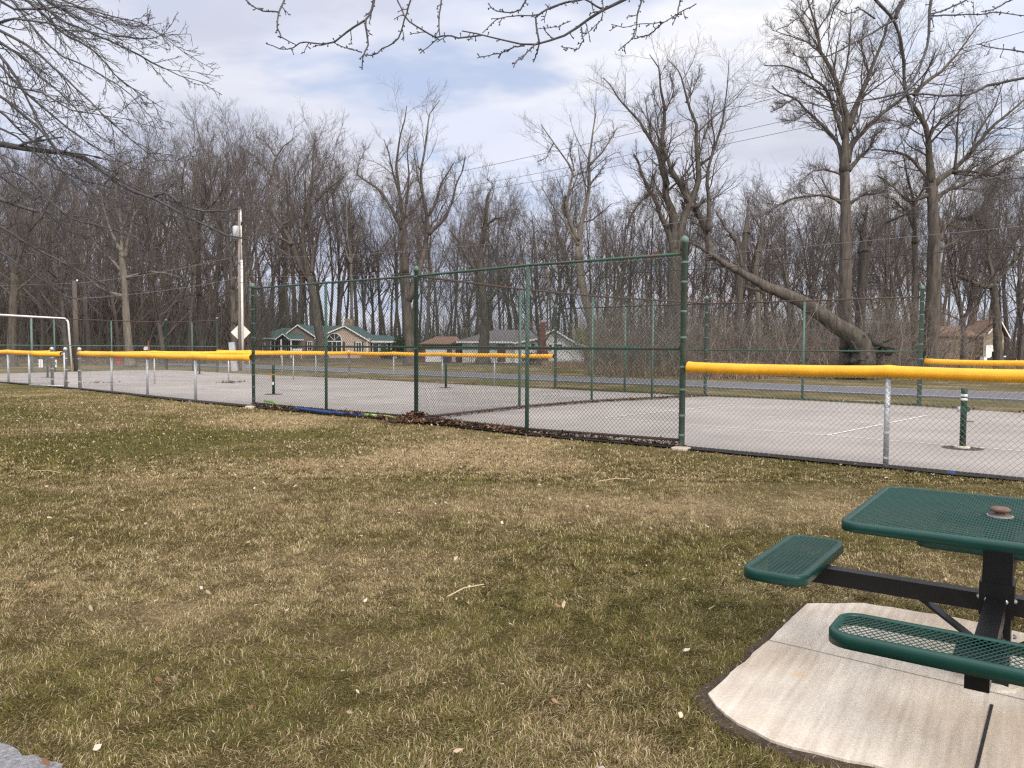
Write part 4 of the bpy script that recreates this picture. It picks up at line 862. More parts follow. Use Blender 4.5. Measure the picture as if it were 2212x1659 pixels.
# ---------------------------------------------------------------- the wood behind: shared tree shapes
def wood_proto(seed, kind):
    rs = np.random.default_rng(seed); k = 12; hgt = 20.
    P = np.zeros((1, k, 3)); d = np.array([0, 0, 1.]); x = np.zeros(3)
    for j in range(1, k): d = d+rs.normal(0, .05, 3)*np.array([1, 1, 0]); d[2] = 1; x = x+d/np.linalg.norm(d)*hgt/(k-1)*.92; P[0, j] = x
    Rr = np.linspace(.20 if kind else .27, .03, k)[None]*rs.uniform(.8, 1.2); Rr[0, 0] *= 1.35
    mb = MB(); mb.tubes(P, Rr, 8)
    P1, R1 = branch(P, Rr, 12 if kind else 14, .25 if kind else .35, .97, (18, 42) if kind else (26, 58), .46 if kind else .5, 7, .5, .08, (0, 0, .12), rs, .5, .018)
    P2, R2 = branch(P1, R1, 7, .25, 1., (20, 45), .5, 5, .5, .12, (0, 0, .09), rs, .4, .011)
    P3, R3 = branch(P2, R2, 5, .2, 1., (20, 48), .55, 4, .6, .14, (0, 0, .07), rs, .3, .008)
    P4, R4 = branch(P3, R3, 5, .2, 1., (18, 48), .6, 3, .7, .14, (0, 0, .06), rs, .2, .0052)
    mb.tubes(P1, R1, 5, False); mb.tubes(P2, R2, 3, False); mb.tubes(P3, R3, 3, False); mb.tubes(P4, R4, 3, False)
    return mb.mesh('wood_tree', M['wood_tree'])
protos = [wood_proto(100+i, i % 2) for i in range(7)]
FX = [-400, 0, 540, 600, 870, 905, 1280, 1330, 1960, 2010, 2230, 2700]; FD = [66, 70, 76, 122, 124, 94, 94, 58, 54, 92, 92, 92]
TX = [-400, 0, 150, 300, 420, 520, 600, 720, 800, 1000, 1150, 1400, 1600, 1800, 2000, 2212, 2700]; TY = [380, 380, 350, 335, 328, 320, 330, 360, 430, 440, 430, 430, 430, 420, 400, 390, 390]
rs = np.random.default_rng(91)
LW = 'slender leafless tree among many packed in the dense wood behind the road'
n_w = 0; cells = np.linspace(-220, 2430, 250); rs.shuffle(cells)
for i, xD in enumerate(cells):
    f = np.interp(xD, FX, FD); dpt = f+3+rs.random()**1.3*(60 if f < 100 else 45); top = np.interp(xD, TX, TY)+rs.normal(0, 22)+(0 if rs.random() < .45 else rs.uniform(20, 110))
    hz = CY-FPX*math.tan(PITCH)+(xD-CX)*ROLL; h = max(7., (hz-top)/FPX*dpt+EYE); s = h/20.
    o = bpy.data.objects.new('wood_tree', protos[rs.integers(0, len(protos))]); COL.objects.link(o)
    p = AT(xD, 800, dpt); o.location = (p[0], p[1], -.1); o.rotation_euler = (rs.normal(0, .03), rs.normal(0, .03), rs.random()*6.28); o.scale = (s*rs.uniform(.8, 1.15), s*rs.uniform(.8, 1.15), s)
    tag(o, LW, 'tree', 'leafless trees of the wood behind the road'); n_w += 1
# spreading middle-distance trees filling the right side
def spread_proto(seed):
    rs = np.random.default_rng(seed); k = 12; P = np.zeros((1, k, 3)); d = np.array([0, 0, 1.]); x = np.zeros(3)
    for j in range(1, k): d = d+rs.normal(0, .09, 3)*np.array([1, 1, 0]); d[2] = 1; x = x+d/np.linalg.norm(d)*18/(k-1)*.85; P[0, j] = x
    Rr = np.linspace(.22, .03, k)[None]; mb = MB(); mb.tubes(P, Rr, 8)
    P1, R1 = branch(P, Rr, 17, .12, .97, (35, 75), .58, 9, .5, .13, (0, 0, .06), rs, .5, .02); P2, R2 = branch(P1, R1, 10, .15, 1., (25, 60), .42, 6, .5, .16, (0, 0, .03), rs, .4, .011)
    P3, R3 = branch(P2, R2, 7, .15, 1., (25, 60), .5, 4, .6, .18, (0, 0, .02), rs, .3, .008); P4, R4 = branch(P3, R3, 4, .2, 1., (20, 60), .6, 3, .7, .18, (0, 0, .02), rs, .2, .0055)
    for a, b, c in ((P1, R1, 5), (P2, R2, 4), (P3, R3, 3), (P4, R4, 3)): mb.tubes(a, b, c, False)
    return mb.mesh('spreading_tree', M['twig'])
sp = [spread_proto(500), spread_proto(501)]
for i, (xD, dpt, top, rot, lab) in enumerate(((2075, 56, 330, .3, 'wide twiggy bare tree between the thick trunk and the stone house gable'), (2200, 62, 400, 1.9, 'wide twiggy bare tree at the very right edge of the photo'), (1745, 60, 420, 2.6, 'twiggy bare tree above the leaning trunk, left of the big round crown'), (1560, 64, 440, 4., 'twiggy bare tree just right of the huge many-limbed tree'), (1915, 58, 400, 5., 'twiggy bare tree between the two largest right-hand trunks'),
        (1170, 72, 470, .9, 'twiggy bare tree between the white house and the broken-topped tree'), (1010, 98, 470, 2., 'twiggy bare tree behind the brick garage'), (150, 62, 400, 1., 'twiggy bare tree at left behind the short brown pole'), (350, 64, 380, 2.2, 'twiggy bare tree left of the tall pole behind the far court'), (90, 66, 420, 3.1, 'twiggy bare tree left of the short brown pole'))):
    o = bpy.data.objects.new('spreading_tree', sp[i % 2]); COL.objects.link(o); p = AT(xD, 800, dpt); h = (758-top)/FPX*dpt+1.5; o.location = (p[0], p[1], -.1); o.rotation_euler = (0, 0, rot); o.scale = (h/17,)*3; tag(o, lab, 'tree')
# undergrowth and thin stems, one uncountable mass
def brush(n, seed, dmin, dspan, hlo, hhi, r0, x0=-300, x1=2520, ntw=5):
    rs = np.random.default_rng(seed); xD = rs.uniform(x0, x1, n); f = np.interp(xD, FX, FD); dpt = f+dmin+rs.random(n)**1.2*dspan
    px_ = (xD-CX)/FPX*dpt; k = 5; P = np.zeros((n, k, 3)); P[:, 0] = np.stack([px_, dpt, 0*px_], -1); d = np.stack([rs.normal(0, .16, n), rs.normal(0, .16, n), np.ones(n)], -1); h = rs.uniform(hlo, hhi, n)*(.5+rs.random(n))
    for j in range(1, k): d = d+rs.normal(0, .17, (n, 3))*np.array([1, 1, .3]); dd = d/np.linalg.norm(d, axis=1, keepdims=True); P[:, j] = P[:, j-1]+dd*(h/(k-1))[:, None]
    Rr = (r0*rs.uniform(.5, 1.4, n))[:, None]*np.linspace(1, .3, k)
    out = [(P, Rr)]
    if ntw:
        P2, R2 = branch(P, Rr, ntw, .2, 1, (25, 70), .33, 3, .5, .2, (0, 0, .05), rs, .3, .008); out.append((P2, R2))
    return out
mb = MB()
for P, Rr in brush(6000, 1, 4, 55, 3, 7, .03)+brush(6500, 2, 1, 40, 1., 3.0, .02, ntw=6)+brush(900, 3, 10, 60, 8, 13, .04, ntw=6)+brush(3600, 4, 8, 60, 7, 13, .06, -300, 640, ntw=6)+brush(3200, 5, 60, 70, 5, 8.5, .09, ntw=4): mb.tubes(P, Rr, 3, False)
tag(mb.build('undergrowth', M['wood_tree']), 'tangle of bare brown saplings and brush filling the wood', 'undergrowth', kind='stuff')
# scrub around the leaning tree and by the right end of the white house: paler, tangled
mb = MB()
rs = np.random.default_rng(55)
for (xa, xb, da, db, hl, hh_, n) in ((1270, 2010, 40, 54, 1.2, 5.5, 900), (1280, 1560, 50, 60, .8, 3., 500), (1960, 2090, 46, 70, 1, 6, 160)):
    xD = rs.uniform(xa, xb, n); dpt = rs.uniform(da, db, n)+np.where(rs.random(n) < .5, 4, 0); P = np.zeros((n, 6, 3)); P[:, 0] = np.stack([(xD-CX)/FPX*dpt, dpt, 0*xD], -1)
    d = np.stack([rs.normal(0, .35, n), rs.normal(0, .3, n), np.ones(n)], -1); h = rs.uniform(hl, hh_, n)
    for j in range(1, 6): d = d+rs.normal(0, .25, (n, 3)); dd = d/np.linalg.norm(d, axis=1, keepdims=True); P[:, j] = P[:, j-1]+dd*(h/5)[:, None]
    Rr = rs.uniform(.008, .028, n)[:, None]*np.linspace(1, .4, 6)
    P2, R2 = branch(P, Rr, 6, .15, 1, (25, 80), .4, 4, .6, .28, (0, 0, .0), rs, .3, .006); P3, R3 = branch(P2, R2, 4, .15, 1, (25, 80), .5, 3, .7, .25, (0, 0, .0), rs, .3, .005)
    for a, b in ((P, Rr), (P2, R2), (P3, R3)): mb.tubes(a, b, 3, False)
tag(mb.build('scrub', mat('scrub_bark', (.17, .14, .118), .95, .35, .7)), 'pale tangled bare scrub round the leaning tree beyond the road', 'scrub', kind='stuff')
# dry tall grass at the wood edge
def tufts(seed, xa, xb, da, db, n, h, cols):
    r = np.random.default_rng(seed); xD = r.uniform(xa, xb, n); dp = r.uniform(da, db, n); x = (xD-CX)/FPX*dp; hh_ = h*(.4+r.random(n)); a = r.random(n)*6.28; lx, ly = np.cos(a)*hh_*.35, np.sin(a)*hh_*.35; wd = .012+.012*r.random(n); b = r.random(n)*3.14
    V = np.stack([np.stack([x-np.cos(b)*wd, dp-np.sin(b)*wd, 0*x-.03], -1), np.stack([x+np.cos(b)*wd, dp+np.sin(b)*wd, 0*x-.03], -1), np.stack([x+lx, dp+ly, hh_], -1)], 1).reshape(-1, 3); i = np.arange(n)*3
    c = np.array(cols)[r.integers(0, len(cols), n)]*(.75+.5*r.random((n, 1))); return V, [np.stack([i, i+1, i+2], -1)], np.repeat(c, 3, 0)
mb = MB(); dry = [(.30, .21, .135), (.36, .27, .17), (.22, .15, .1)]
mb.add(*tufts(1, 1270, 2000, 44, 56, 22000, .55, dry)); mb.add(*tufts(2, 1480, 1660, 41, 46, 5000, .7, [(.34, .22, .16), (.38, .27, .19)])); mb.add(*tufts(3, 1170, 1330, 62, 76, 4000, .4, dry)); mb.add(*tufts(4, -100, 560, 66, 74, 9000, .45, [(.16, .12, .08), (.22, .16, .1)])); mb.add(*tufts(5, 1960, 2230, 40, 80, 9000, .4, dry))
tag(mb.build('dry_grass', M['vcol']), 'dry tan grass standing along the edge of the wood', 'grass', kind='stuff')

# ---------------------------------------------------------------- houses
def window(parent, x, z, w_, h_, y, m='glass', fm='white', bars=1, name='window', fw=.10):
    mb = MB()
    for (cx_, cz_, sx, sz_) in ((x, z+h_/2+fw/2, w_+2*fw, fw), (x, z-h_/2-fw/2, w_+2*fw, fw), (x-w_/2-fw/2, z, fw, h_), (x+w_/2+fw/2, z, fw, h_)): mb.box((cx_, y-.03, cz_), (sx, .10, sz_))
    for b in range(1, bars+1): mb.box((x-w_/2+w_*b/(bars+1), y-.04, z), (.06, .05, h_))
    f = mb.build(name, M[fm], parent); mb = MB(); mb.box((x, y-.006, z), (w_, .02, h_)); mb.build('pane', M[m], f); return f
def gable_roof(mb, x0, x1, xa, ze, za, y0, y1, ze2=None, t=.12):
    ze2 = ze if ze2 is None else ze2
    mb.slab([(x0, y0, ze), (xa, y0, za), (xa, y1, za), (x0, y1, ze)], t); mb.slab([(xa, y0, za), (x1, y0, ze2), (x1, y1, ze2), (xa, y1, za)], t)
def verge(mb, pts, y, t=.16, d=.06):
    for a, b in zip(pts[:-1], pts[1:]):
        mb.xz([(a[0], a[1]-t), (b[0], b[1]-t), (b[0], b[1]+.02), (a[0], a[1]+.02)], y-d, y)
S1 = 110/FPX
hp = AT(705, 774, 110); h1 = thing('ranch_house', 'long tan house with green metal roof and arched gable window', 'house', (hp[0], hp[1], 0))
X1 = lambda x: (x-705)*S1; Z1 = lambda y: (774.5-y)*S1
mb = MB(); mb.xz([(X1(551), 0), (X1(700), 0), (X1(700), Z1(733)), (X1(551), Z1(733))], 0, 9); mb.xz([(X1(609), Z1(733.2)), (X1(685), Z1(733.2)), (X1(647), Z1(704.5))], -.6, 6); mb.box(((X1(609)+X1(685))/2, -.3, Z1(733)/2), (X1(685)-X1(609), .62, Z1(733)-.01)); mb.build('left_wall', M['siding_shaded'], h1)['label'] = 'siding of the left wing with its shade painted in as grey-brown'
mb = MB(); mb.xz([(X1(697), 0), (X1(806), 0), (X1(806), Z1(735)), (X1(754.7), Z1(707.5)), (X1(697), Z1(732))], -3, 7); mb.build('wall', M['siding'], h1)
mb = MB(); yb = 8.
mb.slab([(X1(547), -.5, Z1(733)), (X1(640), -.5, Z1(733)), (X1(640), 4, Z1(709)), (X1(592), 4, Z1(709.5))], .1); mb.slab([(X1(547), -.5, Z1(733)), (X1(592), 4, Z1(709.5)), (X1(547), 9.5, Z1(733))], .1); mb.slab([(X1(547), 9.5, Z1(733)), (X1(592), 4, Z1(709.5)), (X1(640), 4, Z1(709)), (X1(640), 9.5, Z1(733))], .1)
gable_roof(mb, X1(605), X1(690), X1(646.8), Z1(734.5), Z1(702.5), -.9, 6, Z1(731)); 
mb.slab([(X1(646), 2., Z1(712)), (X1(755), 2., Z1(712)), (X1(755), 5.5, Z1(703.5)), (X1(646), 5.5, Z1(702.8))], .1); mb.slab([(X1(660), -.6, Z1(727)), (X1(706), -.6, Z1(727)), (X1(740), 2.2, Z1(711.8)), (X1(646), 2.2, Z1(711.8))], .1)
mb.slab([(X1(646), 5.5, Z1(702.8)), (X1(755), 5.5, Z1(703.5)), (X1(755), 9.5, Z1(722)), (X1(646), 9.5, Z1(722))], .1)
gable_roof(mb, X1(693), X1(809), X1(754.7), Z1(732), Z1(705), -3.35, 7.5, Z1(737)); gable_roof(mb, X1(606), X1(638), X1(622.6), Z1(735.3), Z1(723), -2.6, -.3); mb.slab([(X1(624), -2.6, Z1(735)), (X1(666), -2.6, Z1(735)), (X1(657), -.8, Z1(723.5)), (X1(623), -.8, Z1(723.3))], .1)
mb.slab([(X1(797), -2.2, Z1(736.5)), (X1(862), -2.2, Z1(737)), (X1(842), 1.5, Z1(726)), (X1(793), 1.5, Z1(724))], .1); mb.slab([(X1(862), -2.2, Z1(737)), (X1(862), 5, Z1(737)), (X1(842), 1.5, Z1(726))], .1); mb.slab([(X1(842), 1.5, Z1(726)), (X1(862), 5, Z1(737)), (X1(793), 5, Z1(737)), (X1(793), 1.5, Z1(724))], .1)
mb.slab([(X1(750), 4.5, Z1(712)), (X1(796), 4.5, Z1(728)), (X1(796), 7.5, Z1(728)), (X1(750), 7.5, Z1(712))], .1); rf = mb.build('roof', M['roof_green'], h1)
mb = MB(); verge(mb, [(X1(605), Z1(735.5)), (X1(646.8), Z1(703.8)), (X1(690), Z1(732))], -.9); verge(mb, [(X1(693), Z1(733)), (X1(754.7), Z1(706.2)), (X1(809), Z1(738))], -3.36); verge(mb, [(X1(606), Z1(736)), (X1(622.6), Z1(724)), (X1(638), Z1(736))], -2.6, .12); verge(mb, [(X1(547), Z1(733.7)), (X1(608), Z1(733.7))], -.52, .10); verge(mb, [(X1(797), Z1(737.5)), (X1(862), Z1(738))], -2.2, .22); verge(mb, [(X1(636), Z1(735.7)), (X1(667), Z1(735.7))], -2.6, .12)
mb.build('fascia', M['white'], h1)
mb = MB(); mb.box((X1(745)-.8, 6.5, Z1(699)), (1.1, .9, 1.6)); mb.build('chimney', M['stone'], rf)
mb = MB(); mb.xz([(X1(811), 0), (X1(858), 0), (X1(858), Z1(739)), (X1(811), Z1(739))], -1.8, 5); mb.build('sunroom_wall', M['white'], h1)
for x, w_ in ((818, .9), (836, 1.6), (850, 1.1)): window(h1, X1(x), Z1(753), w_, 1.25, -1.8, 'glass', 'white', 0)
window(h1, X1(733), Z1(752), 1.85, 1.5, -3, 'glass', 'white', 2)
mb = MB(); c = np.array([X1(733), Z1(737.5)]); ra = .95; arc = [(c[0]+ra*math.cos(a), c[1]+ra*math.sin(a)) for a in np.linspace(0, math.pi, 14)]
aw = MB(); ar2 = [(c[0]+(ra+.13)*math.cos(a), c[1]+(ra+.13)*math.sin(a)-.04) for a in np.linspace(0, math.pi, 14)]; aw.xz(ar2, -3.05, -2.9); aw_o = aw.build('arched_window', M['white'], h1)
mb.xz(arc, -3.08, -3.0); mb.build('pane', M['glass'], aw_o)
mb = MB()
for a in (R(45), R(90), R(135)): mb.tube([(c[0], -3.1, c[1]), (c[0]+ra*math.cos(a), -3.1, c[1]+ra*math.sin(a))], .03, 4)
mb.build('glazing_bar', M['white'], aw_o)
window(h1, X1(784), Z1(753), .62, 1.45, -3); window(h1, X1(568), Z1(751), .55, 1.45, 0); window(h1, X1(594), Z1(751), 1.0, 1.6, 0); window(h1, X1(626), Z1(751), .5, 1.6, -.62); window(h1, X1(672), Z1(750), .5, 1.2, -.62)
for x, y in ((562.5, -.0), (573.5, 0.), (585, 0), (603, 0), (776.5, -3.), (791.5, -3), (753, -3), (631, -.62), (665, -.62)): mb = MB(); mb.box((X1(x), y-.04, Z1(752)), (.28, .05, 1.6)); mb.build('shutter', M['shutter'], h1)
for x in (619, 640, 802): mb = MB(); mb.box((X1(x), -2.5 if x < 700 else -3.08, Z1(755)), (.18, .14, 2.5)); mb.build('porch_column', M['white'], h1)
mb = MB(); mb.box((X1(655), -1.6, .45), (1.6, .08, .9)); mb.build('porch_rail', M['woodbrown'], h1)
mb = MB(); mb.box((X1(812)+.2, -4.2, .4), (2.6, 1.2, .8)); mb.box((X1(845), -4.2, .35), (2, 1, .7)); mb.build('wooden_deck', M['woodbrown'], h1)
mb = MB(); mb.box((X1(668), -6, 1.0), (1.25, .06, .55), 0); mb.tube([(X1(668)-.5, -6, -.02), (X1(668)-.5, -6, 1.2)], .04, 6); mb.tube([(X1(668)+.5, -6, -.02), (X1(668)+.5, -6, 1.2)], .04, 6); o = mb.build('white_board', M['white']); o.location = h1.location; tag(o, 'small white board on two legs in front of the green-roofed house porch', 'board')

S2 = 80/FPX; hp = AT(1190, 785, 80); h2 = thing('white_house', 'white gabled house with tall red brick chimney on its end wall', 'house', (hp[0], hp[1], 0)); X2 = lambda x: (x-1190)*S2; Z2 = lambda y: (785-y)*S2
mb = MB(); mb.xz([(X2(1112), 0), (X2(1262), 0), (X2(1262), Z2(745)), (X2(1244.8), Z2(742)), (X2(1195), Z2(713)), (X2(1155), Z2(733.5)), (X2(1112), Z2(740.5))], 0, 9); mb.box((X2(1055), 3.6, Z2(738)/2), (X2(1112)-X2(998), 6, Z2(738))); mb.build('wall', M['white_wall'], h2)
mb = MB()
for a, b in (((1109, 740.5), (1155.6, 732)), ((1155.6, 732), (1195.2, 711)), ((1195.2, 711), (1244.8, 741)), ((1244.8, 741), (1270, 748))): mb.slab([(X2(a[0]), -.5, Z2(a[1])), (X2(b[0]), -.5, Z2(b[1])), (X2(b[0]), 9.5, Z2(b[1])), (X2(a[0]), 9.5, Z2(a[1]))], .14)
mb.slab([(X2(985), -.1, Z2(738.5)), (X2(1140), -.1, Z2(738.5)), (X2(1192), 4., Z2(712)), (X2(1066), 4., Z2(711.5))], .12); mb.slab([(X2(985), -.1, Z2(738.5)), (X2(1066), 4., Z2(711.5)), (X2(985), 8, Z2(738))], .12); rf = mb.build('roof', M['roof_grey'], h2)
mb = MB(); verge(mb, [(X2(1109), Z2(740.8)), (X2(1155.6), Z2(732.3)), (X2(1195.2), Z2(711.3)), (X2(1244.8), Z2(741.3)), (X2(1270), Z2(748.3))], -.52, .17); verge(mb, [(X2(985), Z2(739)), (X2(1109), Z2(739))], -.12, .16); mb.build('fascia', M['white'], h2)
mb = MB(); mb.xz([(X2(1157), 0), (X2(1184), 0), (X2(1183), Z2(762)), (X2(1177.5), Z2(738)), (X2(1177.5), Z2(697)), (X2(1166), Z2(697)), (X2(1166), Z2(735)), (X2(1159), Z2(762))], -.75, -.0); ch = mb.build('chimney', M['brick'], h2); mb = MB(); mb.box((X2(1172), -.38, Z2(695)), (.35, .35, .25)); mb.build('chimney_cap', M['grey_plastic'], ch)
mb = MB(); mb.box((X2(1146), 4.5, Z2(700)), (.34*1., .6, 1.6)); mb.build('chimney', M['brick'], rf)
window(h2, X2(1151), Z2(748), .36, .5, 0, bars=0, fw=.05); window(h2, X2(1188.5), Z2(750), .3, .5, 0, bars=0, fw=.05); window(h2, X2(1208), Z2(749), .55, .45, 0, bars=0, fw=.06); window(h2, X2(1083), Z2(749), .8, .55, .6, bars=1, fw=.07)
mb = MB(); mb.box((X2(1083), .58, Z2(768)), (.85, .06, 1.4)); mb.build('door', M['brick'], h2)
mb = MB()
for k in range(22): mb.box((X2(1003)+k*.19, -.6, .42), (.05, .05, .84))
mb.box((X2(1003)+2.0, -.6, .86), (4.2, .08, .06)); mb.build('porch_rail', mat('red_rail', (.16, .06, .045), .8), h2)
hp = AT(955, 782, 84); S3 = 84/FPX; h3 = thing('brick_garage', 'low red brick garage with brown hipped roof and white door', 'garage', (hp[0], hp[1], 0)); X3 = lambda x: (x-955)*S3; Z3 = lambda y: (783-y)*S3
mb = MB(); mb.box((X3(953), 2.6, Z3(744)/2), (X3(994)-X3(912), 5, Z3(744))); mb.build('wall', M['brick'], h3)
mb = MB(); a, b, c, d = (X3(906), -.4, Z3(744)), (X3(1000), -.4, Z3(744)), (X3(1000), 5.6, Z3(744)), (X3(906), 5.6, Z3(744)); e, f_ = (X3(937), 2.6, Z3(727.5)), (X3(982), 2.6, Z3(727.5))
mb.slab([a, b, f_, e], .1); mb.slab([b, c, f_], .1); mb.slab([c, d, e, f_], .1); mb.slab([d, a, e], .1); mb.build('roof', M['roof_brown'], h3)
mb = MB(); mb.box((X3(942), .08, Z3(769)), (X3(965)-X3(919), .08, Z3(754)-.02)); mb.build('garage_door', M['white_wall'], h3)
mb = MB(); mb.box((X3(980), .07, Z3(768)), (.4, .08, 1.5)); mb.build('door', M['white'], h3)
mb = MB(); mb.xz([(X3(974), Z3(744)), (X3(1003), Z3(744)), (X3(990), Z3(735))], -.55, 0); mb.build('porch_gable', M['brick'], h3)
# stone house at right
hp = AT(2130, 789, 88); S4 = 88/FPX; h4 = thing('stone_house', 'tan stone house with steep white-trimmed entrance gable among bare branches', 'house', (hp[0], hp[1], 0)); X4 = lambda x: (x-2130)*S4; Z4 = lambda y: (790-y)*S4
mb = MB(); mb.box(((X4(2000)+X4(2165))/2, 4.3, Z4(731)/2), (X4(2165)-X4(2000), 8, Z4(731))); mb.xz([(X4(2109), 0), (X4(2152), 0), (X4(2152), Z4(728)), (X4(2140), Z4(697)), (X4(2109), Z4(728))], -1.2, .5); mb.build('wall', M['stone'], h4)
mb = MB(); mb.slab([(X4(1992), -.2, Z4(727)), (X4(2175), -.2, Z4(727)), (X4(2165), 4.3, Z4(705)), (X4(2005), 4.3, Z4(705))], .15); mb.slab([(X4(1992), 8.7, Z4(727)), (X4(2175), 8.7, Z4(727)), (X4(2165), 4.3, Z4(705)), (X4(2005), 4.3, Z4(705))], .15); gable_roof(mb, X4(2115), X4(2162), X4(2140), Z4(721), Z4(692.5), -1.5, 3, Z4(730)); mb.build('roof', M['roof_brown'], h4)
mb = MB(); verge(mb, [(X4(2115), Z4(722)), (X4(2140), Z4(693)), (X4(2162), Z4(731))], -1.5, .2); mb.build('fascia', M['white'], h4)
mb = MB(); mb.box((X4(2122), -1.24, Z4(768)), (.85, .08, 2.1)); mb.build('door', M['white'], h4)
mb = MB(); mb.box((X4(2137), -1.24, Z4(765)), (.7, .07, 2.2)); mb.build('porch_opening', M['shutter'], h4)
window(h4, X4(2050), Z4(752), .9, .8, .3, bars=0, fm='woodbrown')
# yard things by the stone house
p = AT(2147, 784, 80); t = thing('garden_tractor', 'dark green and white garden machine parked before the stone house door', 'tractor', (p[0], p[1], 0))
mb = MB(); mb.xz([(-.9, .35), (.9, .35), (1.2, .55), (.8, .95), (.1, 1.05), (-.3, .8), (-.9, .85)], -.4, .4); mb.build('body', M['net_green'], t)
mb = MB(); mb.xz([(-1.25, .5), (-.7, .45), (-.55, .8), (-1.2, .95)], -.35, .35); mb.box((.75, 0, 1.0), (.5, .7, .12)); mb.build('panel', M['white'], t)
for x, rd in ((-.75, .25), (.65, .35)):
    for y in (-.42, .42): mb = MB(); mb.tube([(x, y-.08, rd), (x, y+.08, rd)], rd, 14); mb.build('wheel', M['black'], t)
mb = MB(); mb.box((.1, 0, 1.25), (.4, .5, .5)); mb.build('seat', M['net_green'], t)
p = AT(2199, 786, 76); mb = MB(); V = [(-.85, -.5, 0), (.75, -.5, 0), (.75, .5, 0), (-.85, .5, 0), (.15, 0, .9)]; mb.add(np.array(V)+np.array([p[0], p[1], 0]), [np.array([[0, 1, 4], [1, 2, 4], [2, 3, 4], [3, 0, 4]]), np.array([[3, 2, 1, 0]])]); tag(mb.build('tarp', M['white']), 'white peaked tarp near the right edge beside the garden machine', 'tarp')
# evergreen shrubs near houses
def bush(lab, p, sx, sz_, m, seed, n=2600):
    r = np.random.default_rng(seed); u = r.normal(size=(n, 3)); u /= np.linalg.norm(u, axis=1, keepdims=True); rr2 = r.random(n)**.45; c = u*rr2[:, None]*np.array([sx, sx, sz_/2])+np.array([p[0], p[1], sz_/2]); a = r.normal(size=(n, 3))*.09; b = r.normal(size=(n, 3))*.09
    V = np.stack([c, c+a, c+b], 1).reshape(-1, 3); i = np.arange(n)*3; t = thing('shrub', lab, 'shrub', (p[0], p[1], 0)); mb = MB(); mb.add(V, [np.stack([i, i+1, i+2], -1)]); mb.build('foliage', M[m], t); mb = MB(); mb.tube([(p[0], p[1], -.05), (p[0], p[1], sz_*.7)], [.06, .02], 6); mb.build('stem', M['bark_dark'], t); reparent(t)
bush('dark evergreen shrub left of the green-roofed house', AT(540, 780, 104), 1.1, 4., 'evergreen', 1); bush('dark evergreen shrub at the right corner of the green-roofed house', AT(863, 780, 104), 1.0, 3.2, 'evergreen', 2); bush('low round dark shrub beside the sunroom', AT(838, 780, 102), 1.2, 1.3, 'evergreen', 3); bush('yellow-green mossy shrub behind the white house right eave', AT(1255, 780, 92), 1.3, 4.3, 'ivy', 4, 1800); bush('dark low shrub before the red chimney', AT(1143, 790, 74), .8, 1.1, 'evergreen', 5, 900)
# dark bin at garage
p = AT(962, 783, 80); mb = MB(); mb.xz([(-.35, 0), (.35, 0), (.42, .95), (-.42, .95)], -.35, .35); mb.box((0, 0, 1.0), (1.0, .8, .09)); mb.V = [v+np.array([p[0], p[1], 0]) for v in mb.V]; tag(mb.build('wheeled_bin', mat('dark_blue_bin', (.02, .03, .05), .5)), 'dark lidded bin in front of the brick garage', 'bin')

# ---------------------------------------------------------------- utility poles, wires, sign
pp = G(519, 799.5); t = thing('utility_pole', 'tall weathered utility pole with transformer and white conduit beside the diamond sign', 'utility pole', (pp[0], pp[1], 0)); PH = 10.35
mb = MB(); mb.tube([(0, 0, -.1), (.0, 0, 5), (.05, 0, PH)], [.125, .11, .085], 12); mb.build('pole', M['pole'], t, True)
mb = MB(); mb.tube([(.20, -.1, -.05), (.19, -.1, 7.0)], .075, 10); mb.tube([(.19, -.1, 7.0), (.14, -.06, 10.2)], .05, 8); mb.build('conduit', M['conduit'], t, True)
mb = MB(); mb.lathe((-.08, -.32, 8.3), [(.05, 0), (.2, .03), (.2, .75), (.12, .82), (.001, .84)], 14); mb.build('transformer', M['grey_plastic'], t, True)
mb = MB()
for x, z in ((-.18, 7.9), (.25, 7.95), (-.2, 8.0), (-.2, 9.0), (.2, 9.2), (0, PH)): mb.lathe((x, -.12, z), [(.03, 0), (.06, .05), (.03, .1), (.055, .15), (.02, .22)], 8)
mb.build('insulator', M['black'], t)
mb = MB(); mb.tube([(-.19, -.1, 5.3), (-.16, -.16, 4.4), (-.14, -.16, 3.8)], .05, 6); mb.build('cable_guard', M['black'], t)
sg = AT(520, 718, pp[1]+.35); t2 = thing('diamond_sign', 'plain cream back of a diamond road sign behind the utility pole', 'road sign', (sg[0], sg[1], 0)); mb = MB(); s_ = .63; z_ = sg[2]; mb.xz([(-s_, z_), (-s_*.06, z_-s_*.94), (s_*.06, z_-s_*.94), (s_, z_), (s_*.06, z_+s_*.94), (-s_*.06, z_+s_*.94)], 0, .012); mb.build('sign_panel', M['cream'], t2)
mb = MB(); mb.box((0, .04, z_/2), (.06, .05, z_+.6)); mb.build('sign_post', M['galv'], t2)
pb = G(508, 800); mb = MB(); mb.box((0, 0, .82), (.34, .22, 1.7), 0, (0, R(-6), 0)); mb.box((-.09, 0, 1.72), (.32, .24, .1), 0, (0, R(-6), 0)); mb.V = [v+np.array([pb[0], pb[1]-.3, 0]) for v in mb.V]; tag(mb.build('cable_pedestal', M['grey_plastic']), 'leaning grey utility pedestal at the foot of the utility pole', 'pedestal')
